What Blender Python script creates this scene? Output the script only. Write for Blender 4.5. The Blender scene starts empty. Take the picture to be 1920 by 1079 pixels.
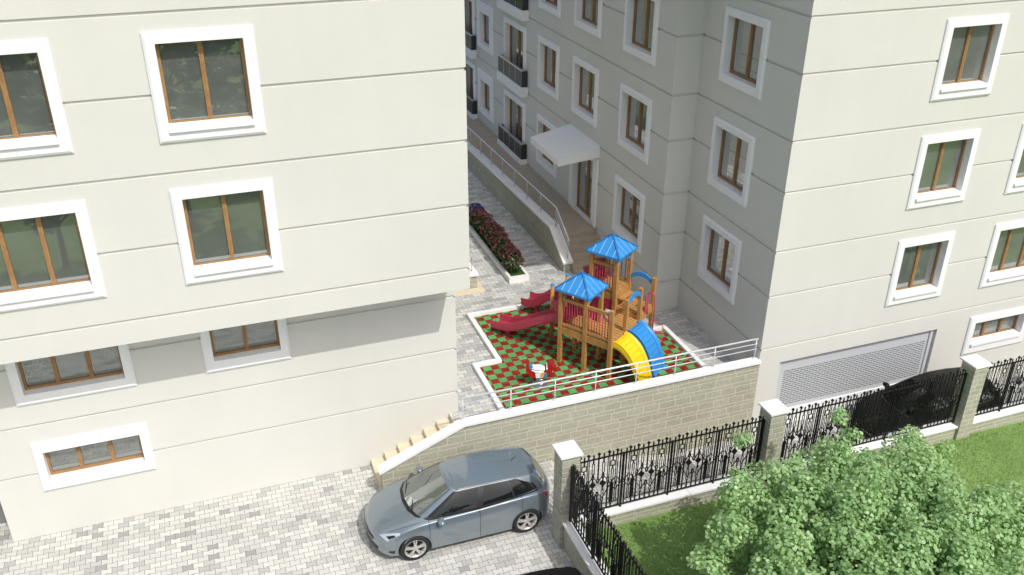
import bpy, bmesh, math, random
from mathutils import Vector, Matrix
R = math.radians
random.seed(11)
S = bpy.context.scene
COL = S.collection

# ------------------------------------------------------------------ helpers
def link(o): COL.objects.link(o); return o

class MB:
    """collects vertices / faces, builds ONE mesh object"""
    def __init__(s): s.v = []; s.f = []; s.sm = []
    def face(s, pts, smooth=False):
        n = len(s.v); s.v += [tuple(p) for p in pts]; s.f.append(tuple(range(n, n + len(pts)))); s.sm.append(smooth)
    def mesh(s, vs, fs, smooth=False):
        n = len(s.v); s.v += [tuple(p) for p in vs]
        for f in fs: s.f.append(tuple(i + n for i in f)); s.sm.append(smooth)
    def box(s, x0, x1, y0, y1, z0, z1):
        v = [(x, y, z) for z in (z0, z1) for y in (y0, y1) for x in (x0, x1)]
        s.mesh(v, [(0, 2, 3, 1), (4, 5, 7, 6), (0, 1, 5, 4), (2, 6, 7, 3), (0, 4, 6, 2), (1, 3, 7, 5)])
    def cbox(s, x0, x1, y0, y1, z0, z1, c):
        """box with chamfered edges"""
        X = (x0, x1); Y = (y0, y1); Z = (z0, z1)
        vs = []; idx = {}
        for a in (0, 1):
            for b in (0, 1):
                for d in (0, 1):
                    sx, sy, sz = (1 - 2 * a) * c, (1 - 2 * b) * c, (1 - 2 * d) * c
                    for k, p in enumerate(((X[a], Y[b] + sy, Z[d] + sz), (X[a] + sx, Y[b], Z[d] + sz), (X[a] + sx, Y[b] + sy, Z[d]))):
                        idx[(a, b, d, k)] = len(vs); vs.append(p)
        fs = []
        for a in (0, 1):
            fs.append([idx[(a, b, d, 0)] for b, d in ((0, 0), (1, 0), (1, 1), (0, 1))])
            fs.append([idx[(b, a, d, 1)] for b, d in ((0, 0), (1, 0), (1, 1), (0, 1))])
            fs.append([idx[(b, d, a, 2)] for b, d in ((0, 0), (1, 0), (1, 1), (0, 1))])
        for a in (0, 1):
            for b in (0, 1):
                fs.append([idx[(a, b, 0, 0)], idx[(a, b, 1, 0)], idx[(a, b, 1, 1)], idx[(a, b, 0, 1)]])
                fs.append([idx[(a, 0, b, 0)], idx[(a, 1, b, 0)], idx[(a, 1, b, 2)], idx[(a, 0, b, 2)]])
                fs.append([idx[(0, a, b, 1)], idx[(1, a, b, 1)], idx[(1, a, b, 2)], idx[(0, a, b, 2)]])
                for d in (0, 1): fs.append([idx[(a, b, d, k)] for k in range(3)])
        s.mesh(vs, fs)
    def bar(s, p, q, w, h=None, up=(0, 0, 1)):
        p = Vector(p); q = Vector(q); h = h or w
        d = (q - p).normalized(); u = Vector(up)
        if abs(d.dot(u)) > .98: u = Vector((.56, -.828, 0))
        a = d.cross(u).normalized(); b = a.cross(d).normalized()
        a = a * w / 2; b = b * h / 2
        v = [r + x * a + y * b for r in (p, q) for x, y in ((-1, -1), (1, -1), (1, 1), (-1, 1))]
        s.mesh(v, [(3, 2, 1, 0), (4, 5, 6, 7), (0, 1, 5, 4), (1, 2, 6, 5), (2, 3, 7, 6), (3, 0, 4, 7)])
    def tube(s, pts, r, n=8, caps=True, smooth=True):
        pts = [Vector(p) for p in pts]; rs = r if isinstance(r, (list, tuple)) else [r] * len(pts)
        prev = None; vs = []; m = len(pts)
        for i, p in enumerate(pts):
            d = (pts[min(i + 1, m - 1)] - pts[max(i - 1, 0)]).normalized()
            if prev is None:
                a = d.cross(Vector((0, 0, 1)))
                if a.length < .1: a = d.cross(Vector((1, 0, 0)))
            else: a = prev - d * prev.dot(d)
            a.normalize(); prev = a; b = d.cross(a)
            for k in range(n):
                t = 2 * math.pi * k / n; vs.append(p + (a * math.cos(t) + b * math.sin(t)) * rs[i])
        fs = [(i * n + k, i * n + (k + 1) % n, (i + 1) * n + (k + 1) % n, (i + 1) * n + k) for i in range(m - 1) for k in range(n)]
        n0 = len(s.v); s.mesh(vs, fs, smooth)
        if caps:
            s.f.append(tuple(n0 + k for k in range(n))[::-1]); s.sm.append(False)
            s.f.append(tuple(n0 + (m - 1) * n + k for k in range(n))); s.sm.append(False)
    def prism(s, poly, fn, d0, d1):
        """poly 2D extruded; fn(a,b,d)->xyz"""
        n = len(poly); v = [fn(a, b, d) for d in (d0, d1) for a, b in poly]
        s.mesh(v, [tuple(range(n))[::-1], tuple(range(n, 2 * n))] + [(i, (i + 1) % n, n + (i + 1) % n, n + i) for i in range(n)])
    def grid(s, rows, smooth=True, closed=False):
        m = len(rows[0]); v = [p for r in rows for p in r]; f = []
        for i in range(len(rows) - 1):
            for k in range(m if closed else m - 1):
                f.append((i * m + k, i * m + (k + 1) % m, (i + 1) * m + (k + 1) % m, (i + 1) * m + k))
        s.mesh(v, f, smooth)
    def lathe(s, prof, c, n=24, axis='y', smooth=True):
        rows = []
        for r, h in prof:
            row = []
            for k in range(n):
                t = 2 * math.pi * k / n; a, b = r * math.cos(t), r * math.sin(t)
                p = {'y': (a, h, b), 'z': (a, b, h), 'x': (h, a, b)}[axis]
                row.append((c[0] + p[0], c[1] + p[1], c[2] + p[2]))
            rows.append(row)
        s.grid(rows, smooth, True)
    def build(s, name, mat, parent=None, weld=False, label=None):
        o0 = Vector((0, 0, 0))
        r = parent
        while r is not None: o0 += r.location; r = r.parent
        me = bpy.data.meshes.new(name)
        me.from_pydata([(x - o0.x, y - o0.y, z - o0.z) for x, y, z in s.v], [], s.f)
        me.polygons.foreach_set('use_smooth', s.sm)
        me.materials.append(mat)
        if weld:
            b = bmesh.new(); b.from_mesh(me); bmesh.ops.remove_doubles(b, verts=b.verts, dist=1e-4)
            bmesh.ops.recalc_face_normals(b, faces=b.faces); b.to_mesh(me); b.free()
        o = link(bpy.data.objects.new(name, me)); o.parent = parent
        if label: o['label'] = label
        return o

def tag(o, label, cat, group=None):
    o['label'] = label; o['category'] = cat
    if group: o['group'] = group
    return o
def thing(name, label, cat, loc, group=None):
    o = link(bpy.data.objects.new(name, None)); o.location = loc; o.empty_display_size = .2
    return tag(o, label, cat, group)
def struct(o, kind='structure'): o['kind'] = kind; return o
def dup(root, loc, rotz=0, label=None, cat=None, scale=None):
    r = root.copy(); link(r); r.location = loc; r.rotation_euler = (0, 0, rotz)
    if scale: r.scale = scale
    if label: r['label'] = label
    if cat: r['category'] = cat
    for ch in list(root.children):
        c = ch.copy(); link(c); c.parent = r
        for g in list(ch.children):
            d = g.copy(); link(d); d.parent = c
    return r

# ------------------------------------------------------------------ materials
class NT:
    def __init__(s, name):
        s.m = bpy.data.materials.new(name); s.m.use_nodes = True; s.t = s.m.node_tree; s.n = s.t.nodes; s.l = s.t.links
        s.bsdf = s.n['Principled BSDF']; s.out = s.n['Material Output']
    def new(s, t, **k):
        n = s.n.new(t)
        for a, b in k.items(): setattr(n, a, b)
        return n
    def put(s, sock, v):
        if hasattr(v, 'is_output'): s.l.new(v, sock)
        else: sock.default_value = v
    def math(s, op, *a):
        n = s.new('ShaderNodeMath', operation=op)
        for i, v in enumerate(a): s.put(n.inputs[i], v)
        return n.outputs[0]
    def mix(s, f, a, b):
        n = s.new('ShaderNodeMix', data_type='RGBA'); s.put(n.inputs[0], f)
        for k, v in ((6, a), (7, b)):
            s.put(n.inputs[k], v if hasattr(v, 'is_output') else (*v, 1) if len(v) == 3 else v)
        return n.outputs[2]
    def pos(s, obj=False):
        g = s.new('ShaderNodeTexCoord').outputs['Object'] if obj else s.new('ShaderNodeNewGeometry').outputs['Position']
        x = s.new('ShaderNodeSeparateXYZ'); s.l.new(g, x.inputs[0]); s.P = g
        return x.outputs
    def noise(s, scale, detail=3, vec=None, rough=.55):
        n = s.new('ShaderNodeTexNoise'); n.inputs['Scale'].default_value = scale; n.inputs['Detail'].default_value = detail
        n.inputs['Roughness'].default_value = rough
        s.l.new(vec if vec is not None else s.P, n.inputs['Vector']); return n.outputs['Fac']
    def rnd(s, a, b):
        c = s.new('ShaderNodeCombineXYZ'); s.put(c.inputs[0], a); s.put(c.inputs[1], b)
        w = s.new('ShaderNodeTexWhiteNoise', noise_dimensions='2D'); s.l.new(c.outputs[0], w.inputs[0]); return w.outputs[0]
    def ramp(s, f, stops, const=False):
        n = s.new('ShaderNodeValToRGB'); e = n.color_ramp.elements
        if const: n.color_ramp.interpolation = 'CONSTANT'
        while len(e) < len(stops): e.new(.5)
        for el, (p, c) in zip(e, stops): el.position = p; el.color = (*c, 1)
        s.put(n.inputs[0], f); return n.outputs[0]
    def maprange(s, v, a, b, c, d):
        n = s.new('ShaderNodeMapRange'); s.put(n.inputs[0], v)
        for i, x in enumerate((a, b, c, d)): n.inputs[i + 1].default_value = x
        return n.outputs[0]
    def bump(s, h, strength=.3, dist=.02):
        n = s.new('ShaderNodeBump'); n.inputs['Strength'].default_value = strength; n.inputs['Distance'].default_value = dist
        s.l.new(h, n.inputs['Height']); s.l.new(n.outputs[0], s.bsdf.inputs['Normal'])
    def col(s, c): s.put(s.bsdf.inputs['Base Color'], c if hasattr(c, 'is_output') else (*c, 1))
    def set(s, **k):
        for a, b in k.items(): s.put(s.bsdf.inputs[a.replace('_', ' ')], b)
        return s

def simple(name, c, rough=.5, var=.06, nscale=6, metal=0, coat=0, bump=0, spec=.5):
    t = NT(name); t.pos()
    n = t.noise(nscale, 4)
    f = t.maprange(n, .3, .7, 1 - var, 1 + var)
    h = t.new('ShaderNodeHueSaturation'); h.inputs['Color'].default_value = (*c, 1); t.l.new(f, h.inputs['Value'])
    t.col(h.outputs[0]); t.set(Roughness=rough, Metallic=metal, Coat_Weight=coat, Specular_IOR_Level=spec)
    if bump: t.bump(t.noise(nscale * 8, 3), bump, .01)
    return t.m

def plaster(name, c):
    t = NT(name); t.pos()
    big = t.maprange(t.noise(.35, 3), .3, .7, .965, 1.02); fine = t.maprange(t.noise(45, 2), .3, .7, .985, 1.012)
    st = t.new('ShaderNodeVectorMath', operation='MULTIPLY'); t.l.new(t.P, st.inputs[0]); st.inputs[1].default_value = (2.2, 2.2, .12)
    streak = t.maprange(t.noise(1.4, 4, st.outputs[0]), .35, .7, 1.0, .985)
    f = t.math('MULTIPLY', t.math('MULTIPLY', big, fine), streak)
    h = t.new('ShaderNodeHueSaturation'); h.inputs['Color'].default_value = (*c, 1); t.l.new(f, h.inputs['Value'])
    t.col(h.outputs[0]); t.set(Roughness=.9, Specular_IOR_Level=.2); t.bump(t.noise(120, 2), .12, .004)
    return t.m

def pavers(name, stops, jc, w=.2235, h=.1593, amp=.014, offx=0., offy=.012):
    t = NT(name); x, y, z = t.pos()
    X = t.math('ADD', x, offx); Y = t.math('ADD', y, offy)
    f = t.math('DIVIDE', Y, h); k0 = t.math('FLOOR', t.math('ADD', f, .5))
    par = t.math('FLOORED_MODULO', k0, 2.); sgn = t.math('SUBTRACT', 1., t.math('MULTIPLY', par, 2.))
    ph = t.math('PINGPONG', t.math('DIVIDE', X, w), .5)                     # 0 at joint, .5 at centre
    tr = t.math('MULTIPLY', t.math('SUBTRACT', ph, .25), 9.)
    tr = t.math('MAXIMUM', t.math('MINIMUM', tr, 1.), -1.)
    bp = t.math('ADD', k0, t.math('MULTIPLY', t.math('MULTIPLY', tr, sgn), amp / h))
    dist = t.math('MULTIPLY', t.math('ABSOLUTE', t.math('SUBTRACT', f, bp)), h)
    row = t.math('SUBTRACT', k0, t.math('LESS_THAN', f, bp))
    rp = t.math('FLOORED_MODULO', row, 2.)
    u = t.math('ADD', t.math('DIVIDE', X, w), t.math('MULTIPLY', rp, .5)); c = t.math('FLOOR', u)
    dx = t.math('MULTIPLY', t.math('PINGPONG', u, .5), w)
    d = t.math('MINIMUM', dist, dx)
    jm = t.maprange(d, .003, .0075, 1., 0.)
    r = t.rnd(c, row)
    n1 = t.maprange(t.noise(30, 4), .3, .7, .93, 1.05); n2 = t.maprange(t.noise(.5, 3), .3, .7, .94, 1.04)
    base = t.ramp(r, stops, True)
    hs = t.new('ShaderNodeHueSaturation'); t.l.new(base, hs.inputs['Color']); t.l.new(t.math('MULTIPLY', n1, n2), hs.inputs['Value'])
    t.col(t.mix(jm, hs.outputs[0], jc)); t.set(Roughness=.85, Specular_IOR_Level=.3)
    t.bump(t.maprange(d, .0, .012, 0., 1.), .5, .006)
    return t.m

def ashlar(name, c0, c1, mortar, h1=.205, h2=.115, wl=.46, off=0.):
    t = NT(name); x, y, z = t.pos()
    U = t.math('ADD', x, y); P = h1 + h2
    zz = t.math('DIVIDE', t.math('ADD', z, 10 + off), P); b = t.math('FLOOR', zz); v = t.math('MULTIPLY', t.math('FRACT', zz), P)
    hi = t.math('GREATER_THAN', v, h1)
    row = t.math('ADD', t.math('MULTIPLY', b, 2.), hi)
    dz1 = t.math('MINIMUM', t.math('ABSOLUTE', t.math('SUBTRACT', v, h1)), t.math('MINIMUM', v, t.math('SUBTRACT', P, v)))
    wrow = t.math('SUBTRACT', wl, t.math('MULTIPLY', hi, -.12))
    u = t.math('ADD', t.math('DIVIDE', U, wrow), t.math('MULTIPLY', t.rnd(row, 3.7), 5.)); c = t.math('FLOOR', u)
    dx = t.math('MULTIPLY', t.math('PINGPONG', u, .5), wrow)
    d = t.math('MINIMUM', dz1, dx); jm = t.maprange(d, .007, .014, 1., 0.)
    col = t.mix(t.rnd(c, row), c0, c1)
    n = t.math('MULTIPLY', t.maprange(t.noise(18, 5), .3, .7, .88, 1.1), t.maprange(t.noise(1.2, 3), .3, .7, .93, 1.05))
    hs = t.new('ShaderNodeHueSaturation'); t.l.new(col, hs.inputs['Color']); t.l.new(n, hs.inputs['Value'])
    t.col(t.mix(jm, hs.outputs[0], mortar)); t.set(Roughness=.9, Specular_IOR_Level=.2)
    t.bump(t.math('ADD', t.maprange(d, .0, .02, 0., 1.), t.math('MULTIPLY', t.noise(40, 3), .5)), .6, .008)
    return t.m

def checker(name, cell, ox, oy, ca, cb):
    t = NT(name); x, y, z = t.pos()
    u = t.math('DIVIDE', t.math('SUBTRACT', x, ox), cell); v = t.math('DIVIDE', t.math('SUBTRACT', y, oy), cell)
    # interlocking tiles: edges wobble slightly
    c, r = t.math('FLOOR', u), t.math('FLOOR', v)
    par = t.math('FLOORED_MODULO', t.math('ADD', c, r), 2.)
    d = t.math('MINIMUM', t.math('PINGPONG', u, .5), t.math('PINGPONG', v, .5))
    gr = t.noise(150, 3); bl = t.noise(7, 4)
    A = t.mix(t.maprange(bl, .35, .65, 0., 1.), ca[0], ca[1]); B = t.mix(t.maprange(bl, .35, .65, 0., 1.), cb[0], cb[1])
    col = t.mix(par, A, B)
    col = t.mix(t.maprange(d, .015, .04, .35, 0.), col, (.03, .05, .02))
    hs = t.new('ShaderNodeHueSaturation'); t.l.new(col, hs.inputs['Color'])
    t.l.new(t.math('MULTIPLY', t.maprange(gr, .3, .7, .8, 1.2), t.maprange(t.rnd(c, r), 0, 1, .88, 1.1)), hs.inputs['Value'])
    t.col(hs.outputs[0]); t.set(Roughness=.9, Specular_IOR_Level=.2); t.bump(gr, .3, .006)
    return t.m

def wood(name, a, b, scale=1.):
    t = NT(name); t.pos(True)
    m = t.new('ShaderNodeVectorMath', operation='MULTIPLY'); t.l.new(t.P, m.inputs[0]); m.inputs[1].default_value = (14 * scale, 14 * scale, 3 * scale)
    n = t.noise(2.2, 6, m.outputs[0], .65); n2 = t.noise(3, 2)
    c = t.mix(t.maprange(n, .32, .68, 0., 1.), a, b)
    hs = t.new('ShaderNodeHueSaturation'); t.l.new(c, hs.inputs['Color']); t.l.new(t.maprange(n2, .3, .7, .88, 1.1), hs.inputs['Value'])
    t.col(hs.outputs[0]); t.set(Roughness=.55, Specular_IOR_Level=.35); t.bump(n, .15, .005)
    return t.m

def leafmat(name, a, b, trans=.35, obj=True):
    t = NT(name); t.pos()
    n = t.noise(1.1, 4); g = t.new('ShaderNodeNewGeometry')
    r = g.outputs['Random Per Island']
    c = t.mix(t.math('ADD', t.math('MULTIPLY', r, .6), t.math('MULTIPLY', n, .4)), a, b)
    t.col(c); t.set(Roughness=.42, Specular_IOR_Level=.45)
    tr = t.new('ShaderNodeBsdfTranslucent'); t.l.new(t.mix(.5, c, (b[0] * 1.3, b[1] * 1.3, b[2] * .8)), tr.inputs[0])
    mx = t.new('ShaderNodeMixShader'); mx.inputs[0].default_value = trans
    t.l.new(t.bsdf.outputs[0], mx.inputs[1]); t.l.new(tr.outputs[0], mx.inputs[2]); t.l.new(mx.outputs[0], t.out.inputs[0])
    return t.m

def glass(name, base, refl, rough=.015, wav=.0, fk=.75):
    t = NT(name); t.pos(); t.n.remove(t.bsdf)
    d = t.new('ShaderNodeBsdfDiffuse')
    t.l.new(t.mix(t.maprange(t.noise(1.3, 3), .3, .7, 0, 1), base, tuple(c * 1.35 for c in base)), d.inputs[0])
    g = t.new('ShaderNodeBsdfGlossy'); g.inputs['Roughness'].default_value = rough; g.inputs[0].default_value = (.92, .95, .93, 1)
    fr = t.new('ShaderNodeFresnel'); fr.inputs[0].default_value = 1.5
    f = t.math('ADD', t.math('MULTIPLY', fr.outputs[0], fk), refl)
    f = t.math('MINIMUM', f, 1.)
    if wav:
        b = t.new('ShaderNodeBump'); b.inputs['Strength'].default_value = wav; b.inputs['Distance'].default_value = .01
        t.l.new(t.noise(1.6, 2), b.inputs['Height']); t.l.new(b.outputs[0], g.inputs['Normal'])
    mx = t.new('ShaderNodeMixShader'); t.l.new(f, mx.inputs[0]); t.l.new(d.outputs[0], mx.inputs[1]); t.l.new(g.outputs[0], mx.inputs[2])
    t.l.new(mx.outputs[0], t.out.inputs[0]); return t.m

def shutter_mat(name):
    t = NT(name); x, y, z = t.pos()
    zz = t.math('DIVIDE', z, .066); row = t.math('FLOOR', zz); fz = t.math('FRACT', zz)
    u = t.math('FRACT', t.math('ADD', t.math('DIVIDE', x, .21), t.math('MULTIPLY', t.math('FLOORED_MODULO', row, 2.), .5)))
    m = t.math('MULTIPLY', t.math('LESS_THAN', u, .86), t.math('MULTIPLY', t.math('GREATER_THAN', fz, .30), t.math('LESS_THAN', fz, .66)))
    inx = t.math('MULTIPLY', t.math('GREATER_THAN', x, 14.27), t.math('LESS_THAN', x, 19.08))
    inz = t.math('MULTIPLY', t.math('GREATER_THAN', z, -.066), t.math('LESS_THAN', z, 1.122))
    m = t.math('MULTIPLY', m, t.math('MULTIPLY', inx, inz))
    t.col(t.mix(m, (.54, .56, .575), (.06, .063, .067))); t.set(Roughness=.45, Metallic=0.)
    t.bump(t.math('PINGPONG', zz, .5), .35, .01)
    return t.m

def grassmat(name):
    t = NT(name); t.pos()
    a = t.noise(1.3, 4); b = t.noise(60, 4); c = t.noise(9, 4)
    col = t.mix(t.maprange(a, .35, .65, 0, 1), (.19, .30, .09), (.25, .37, .12))
    col = t.mix(t.maprange(b, .4, .7, 0, .55), col, (.10, .19, .04)); col = t.mix(t.maprange(c, .5, .75, 0, .5), col, (.27, .37, .11))
    t.col(col); t.set(Roughness=.9, Specular_IOR_Level=.15); t.bump(b, .8, .03); return t.m

M = {}
M['wall'] = plaster('cream_plaster', (.65, .645, .592))
M['white'] = simple('white_trim', (.82, .83, .82), .7, .02, 3, spec=.25)
M['cap'] = simple('white_stone', (.80, .80, .78), .75, .04, 4, bump=.1)
M['wframe'] = wood('window_wood', (.27, .145, .055), (.40, .23, .10), 1.5)
M['pane'] = glass('window_glass', (.105, .115, .105), .20, .012, .03, .5)
M['pane_dim'] = glass('window_glass_courtyard', (.15, .15, .145), .07, .01, .02, .35)
M['pave'] = pavers('concrete_pavers', [(0, (.56, .555, .52)), (.28, (.62, .61, .565)), (.50, (.49, .49, .455)), (.70, (.435, .435, .41)), (.84, (.56, .55, .505)), (.965, (.34, .34, .325))], (.17, .17, .155))
M['pave2'] = pavers('terrace_pavers', [(0, (.52, .52, .49)), (.30, (.62, .61, .565)), (.52, (.44, .445, .43)), (.72, (.37, .375, .365)), (.88, (.54, .53, .47))], (.19, .19, .18), .27, .165, .016)
M['stone'] = ashlar('stone_blocks', (.375, .365, .28), (.42, .41, .32), (.55, .54, .43))
M['pillar'] = ashlar('pillar_blocks', (.35, .345, .27), (.43, .42, .335), (.53, .525, .43), .15, .15, .30)
M['step'] = simple('limestone_steps', (.66, .58, .42), .8, .06, 5, bump=.15)
M['steps2'] = simple('sandstone_floor', (.42, .35, .265), .8, .07, 2.5, bump=.15)
M['grass'] = grassmat('lawn_grass')
M['rubber'] = checker('rubber_tiles', .2225, .0725, .133, ((.20, .014, .010), (.31, .028, .020)), ((.085, .30, .095), (.115, .37, .125)))
M['iron'] = simple('black_iron', (.008, .008, .009), .5, .1, 20, spec=.35)
M['steel'] = simple('brushed_steel', (.62, .63, .65), .28, .04, 20, metal=.85)
M['railp'] = simple('white_rail_paint', (.74, .75, .76), .35, .03, 20, metal=.25)
M['grey_metal'] = simple('dark_grey_panel', (.035, .037, .038), .35, .08, 6)
M['timber'] = wood('playground_timber', (.36, .175, .050), (.50, .27, .09))
M['deckw'] = wood('deck_timber', (.40, .20, .06), (.52, .29, .105))
M['blue'] = simple('blue_plastic', (.035, .25, .60), .35, .05, 5, spec=.5)
M['bluedk'] = simple('blue_ridge', (.02, .14, .38), .35, .05, 5)
M['bluelt'] = simple('pale_blue_seam', (.30, .55, .80), .4, .04, 5)
M['yellow'] = simple('yellow_plastic', (.80, .56, .015), .35, .05, 5)
M['red'] = simple('raspberry_plastic', (.42, .035, .075), .38, .08, 5)
M['pink'] = simple('red_bar_paint', (.52, .06, .11), .4, .06, 8)
M['hred'] = simple('horse_red', (.36, .012, .012), .35, .08, 8)
M['hblue'] = simple('horse_blue', (.04, .22, .42), .4, .06, 8)
M['hyel'] = simple('horse_yellow', (.75, .42, .03), .4, .06, 8)
M['hwhite'] = simple('horse_white', (.82, .82, .80), .4, .03, 8)
M['asph'] = simple('ground_soil', (.10, .12, .06), .95, .2, .4)
M['garagegrey'] = simple('grey_concrete', (.20, .20, .195), .85, .1, 2, bump=.2)
M['roofm'] = simple('roof_tiles', (.28, .10, .06), .8, .1, 4)
M['soil'] = simple('planter_moss', (.035, .075, .015), .95, .3, 12, bump=.5)
M['bark'] = simple('bark', (.10, .08, .06), .9, .25, 14, bump=.6)
M['leaf'] = leafmat('tree_leaves', (.14, .29, .09), (.52, .71, .36), .36)  # leaf tone variation, its contrast widened to paint in sunlit and shadowed leaves
M['leaf2'] = leafmat('shrub_leaves', (.03, .075, .018), (.07, .14, .035), .25)
M['leaf3'] = leafmat('hedge_leaves', (.09, .15, .07), (.18, .26, .12), .25)
M['petal'] = leafmat('pink_petals', (.13, .014, .035), (.42, .19, .19), .25)
M['petal2'] = leafmat('purple_petals', (.06, .03, .20), (.20, .14, .42), .25)
M['shut'] = shutter_mat('perforated_shutter')
M['lamp'] = simple('clear_lamp', (.75, .78, .80), .08, .05, 30, metal=.55)
M['tail'] = simple('red_lamp', (.45, .03, .04), .1, .08, 30, coat=1)
M['tyre'] = simple('tyre_rubber', (.018, .018, .019), .75, .1, 30)
M['rim'] = simple('alloy', (.66, .65, .62), .3, .05, 20, metal=.6)
M['trim'] = simple('black_trim', (.012, .012, .013), .4, .1, 20)
M['chrome'] = simple('chrome', (.42, .43, .44), .2, .02, 20, metal=1.)
M['carglass'] = glass('car_side_glass', (.008, .009, .009), .02, .01, 0, .6)
M['shield'] = glass('car_windscreen', (.06, .072, .062), .18, .015)
def paint(name, c, metal=.35, flake=.04, rough=.17, coat=1.):
    t = NT(name); t.pos(True)
    f = t.maprange(t.noise(400, 1), .3, .7, 1 - flake, 1 + flake)
    h = t.new('ShaderNodeHueSaturation'); h.inputs['Color'].default_value = (*c, 1); t.l.new(f, h.inputs['Value'])
    t.col(h.outputs[0]); t.set(Metallic=metal, Roughness=rough, Coat_Weight=coat, Coat_Roughness=.02); return t.m
M['carblue'] = paint('steel_blue_paint', (.175, .222, .252), .35, .03, .36)
M['carblue'].node_tree.nodes['Principled BSDF'].inputs['Coat IOR'].default_value = 2.0
M['darkglass'] = glass('tinted_glass', (.006, .006, .006), .0, .08, 0, .10)
M['carblack'] = paint('black_paint', (.008, .008, .007), .0, .04, .4, .0)
M['carblack'].node_tree.nodes['Principled BSDF'].inputs['Specular IOR Level'].default_value = .18

# ------------------------------------------------------------------ camera, light, world
cam = bpy.data.cameras.new('camera'); co = link(bpy.data.objects.new('camera', cam))
H = 14.845; yaw, pitch, roll = .347793681, .484275433, .00367132
fwd = Vector((math.sin(yaw) * math.cos(pitch), math.cos(yaw) * math.cos(pitch), -math.sin(pitch)))
rt = Vector((math.cos(yaw), -math.sin(yaw), 0)); up = rt.cross(fwd)
r2 = rt * math.cos(roll) + up * math.sin(roll); u2 = up * math.cos(roll) - rt * math.sin(roll)
co.matrix_world = Matrix(((r2.x, u2.x, -fwd.x, 0), (r2.y, u2.y, -fwd.y, 0), (r2.z, u2.z, -fwd.z, H), (0, 0, 0, 1)))
cam.sensor_width = 36; cam.lens = 1722.07 / 1920 * 36; cam.clip_end = 8000; cam.clip_start = .1
S.camera = co
ld = Vector((-.305, 1.0, -1.335)).normalized()         # direction the sunlight travels
elev = math.asin(-ld.z); az = math.atan2(-ld.x, -ld.y)
sun = bpy.data.lights.new('sun', 'SUN'); so = link(bpy.data.objects.new('sun', sun))
sun.energy = 2.5; sun.angle = R(.5); sun.color = (1, .985, .955)
so.rotation_euler = ld.to_track_quat('-Z', 'Y').to_euler(); so.location = (12, -20, 40)
w = bpy.data.worlds.new('World'); S.world = w; w.use_nodes = True
sky = w.node_tree.nodes.new('ShaderNodeTexSky'); sky.sky_type = 'NISHITA'; sky.sun_disc = False
sky.sun_elevation = elev; sky.sun_rotation = az; sky.air_density = 1.; sky.dust_density = 3.6; sky.ozone_density = 1.
bg = w.node_tree.nodes['Background']; bg.inputs[1].default_value = .15
w.node_tree.links.new(sky.outputs[0], bg.inputs[0])
S.view_settings.view_transform = 'Standard'; S.view_settings.look = 'None'; S.view_settings.gamma = 1; S.view_settings.exposure = .14
S.cycles.max_bounces = 8; S.cycles.diffuse_bounces = 4; S.cycles.use_denoising = True

# ------------------------------------------------------------------ relief walls
GD = .038; GH = .031
def relief(mb, fn, u0, u1, z0, z1, holes=(), grooves=(), hd=.24, cut0=False, cut1=False):
    """fn(u,z,d)->xyz ; holes (ua,ub,za,zb) ; grooves z"""
    gs = [g for g in grooves if z0 + .06 < g < z1 - .06]
    us = sorted({round(a, 4) for a in [u0, u1] + [h[0] for h in holes] + [h[1] for h in holes] + ([u0 + GD] if cut0 else []) + ([u1 - GD] if cut1 else []) if u0 - 1e-6 <= a <= u1 + 1e-6})
    zs = sorted({round(a, 4) for a in [z0, z1] + [h[2] for h in holes] + [h[3] for h in holes] + [g - GH for g in gs] + [g + GH for g in gs] if z0 - 1e-6 <= a <= z1 + 1e-6})
    nu, nz = len(us) - 1, len(zs) - 1
    D = {}; om = set()
    for i in range(nu):
        for k in range(nz):
            uc, zc = (us[i] + us[i + 1]) / 2, (zs[k] + zs[k + 1]) / 2
            d = 0
            if any(abs(zc - g) < GH for g in gs): d = GD
            if d and ((cut0 and uc < u0 + GD) or (cut1 and uc > u1 - GD)): om.add((i, k))
            for h in holes:
                if h[0] < uc < h[1] and h[2] < zc < h[3]: d = hd; om.add((i, k))
            D[i, k] = d
    for (i, k), d in D.items():
        if (i, k) not in om: mb.face([fn(us[i], zs[k], d), fn(us[i + 1], zs[k], d), fn(us[i + 1], zs[k + 1], d), fn(us[i], zs[k + 1], d)])
        if i + 1 < nu and D[i + 1, k] != d:
            e = D[i + 1, k]; u = us[i + 1]; mb.face([fn(u, zs[k], d), fn(u, zs[k], e), fn(u, zs[k + 1], e), fn(u, zs[k + 1], d)])
        if k + 1 < nz and D[i, k + 1] != d:
            e = D[i, k + 1]; z = zs[k + 1]; mb.face([fn(us[i], z, d), fn(us[i + 1], z, d), fn(us[i + 1], z, e), fn(us[i], z, e)])

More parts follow.
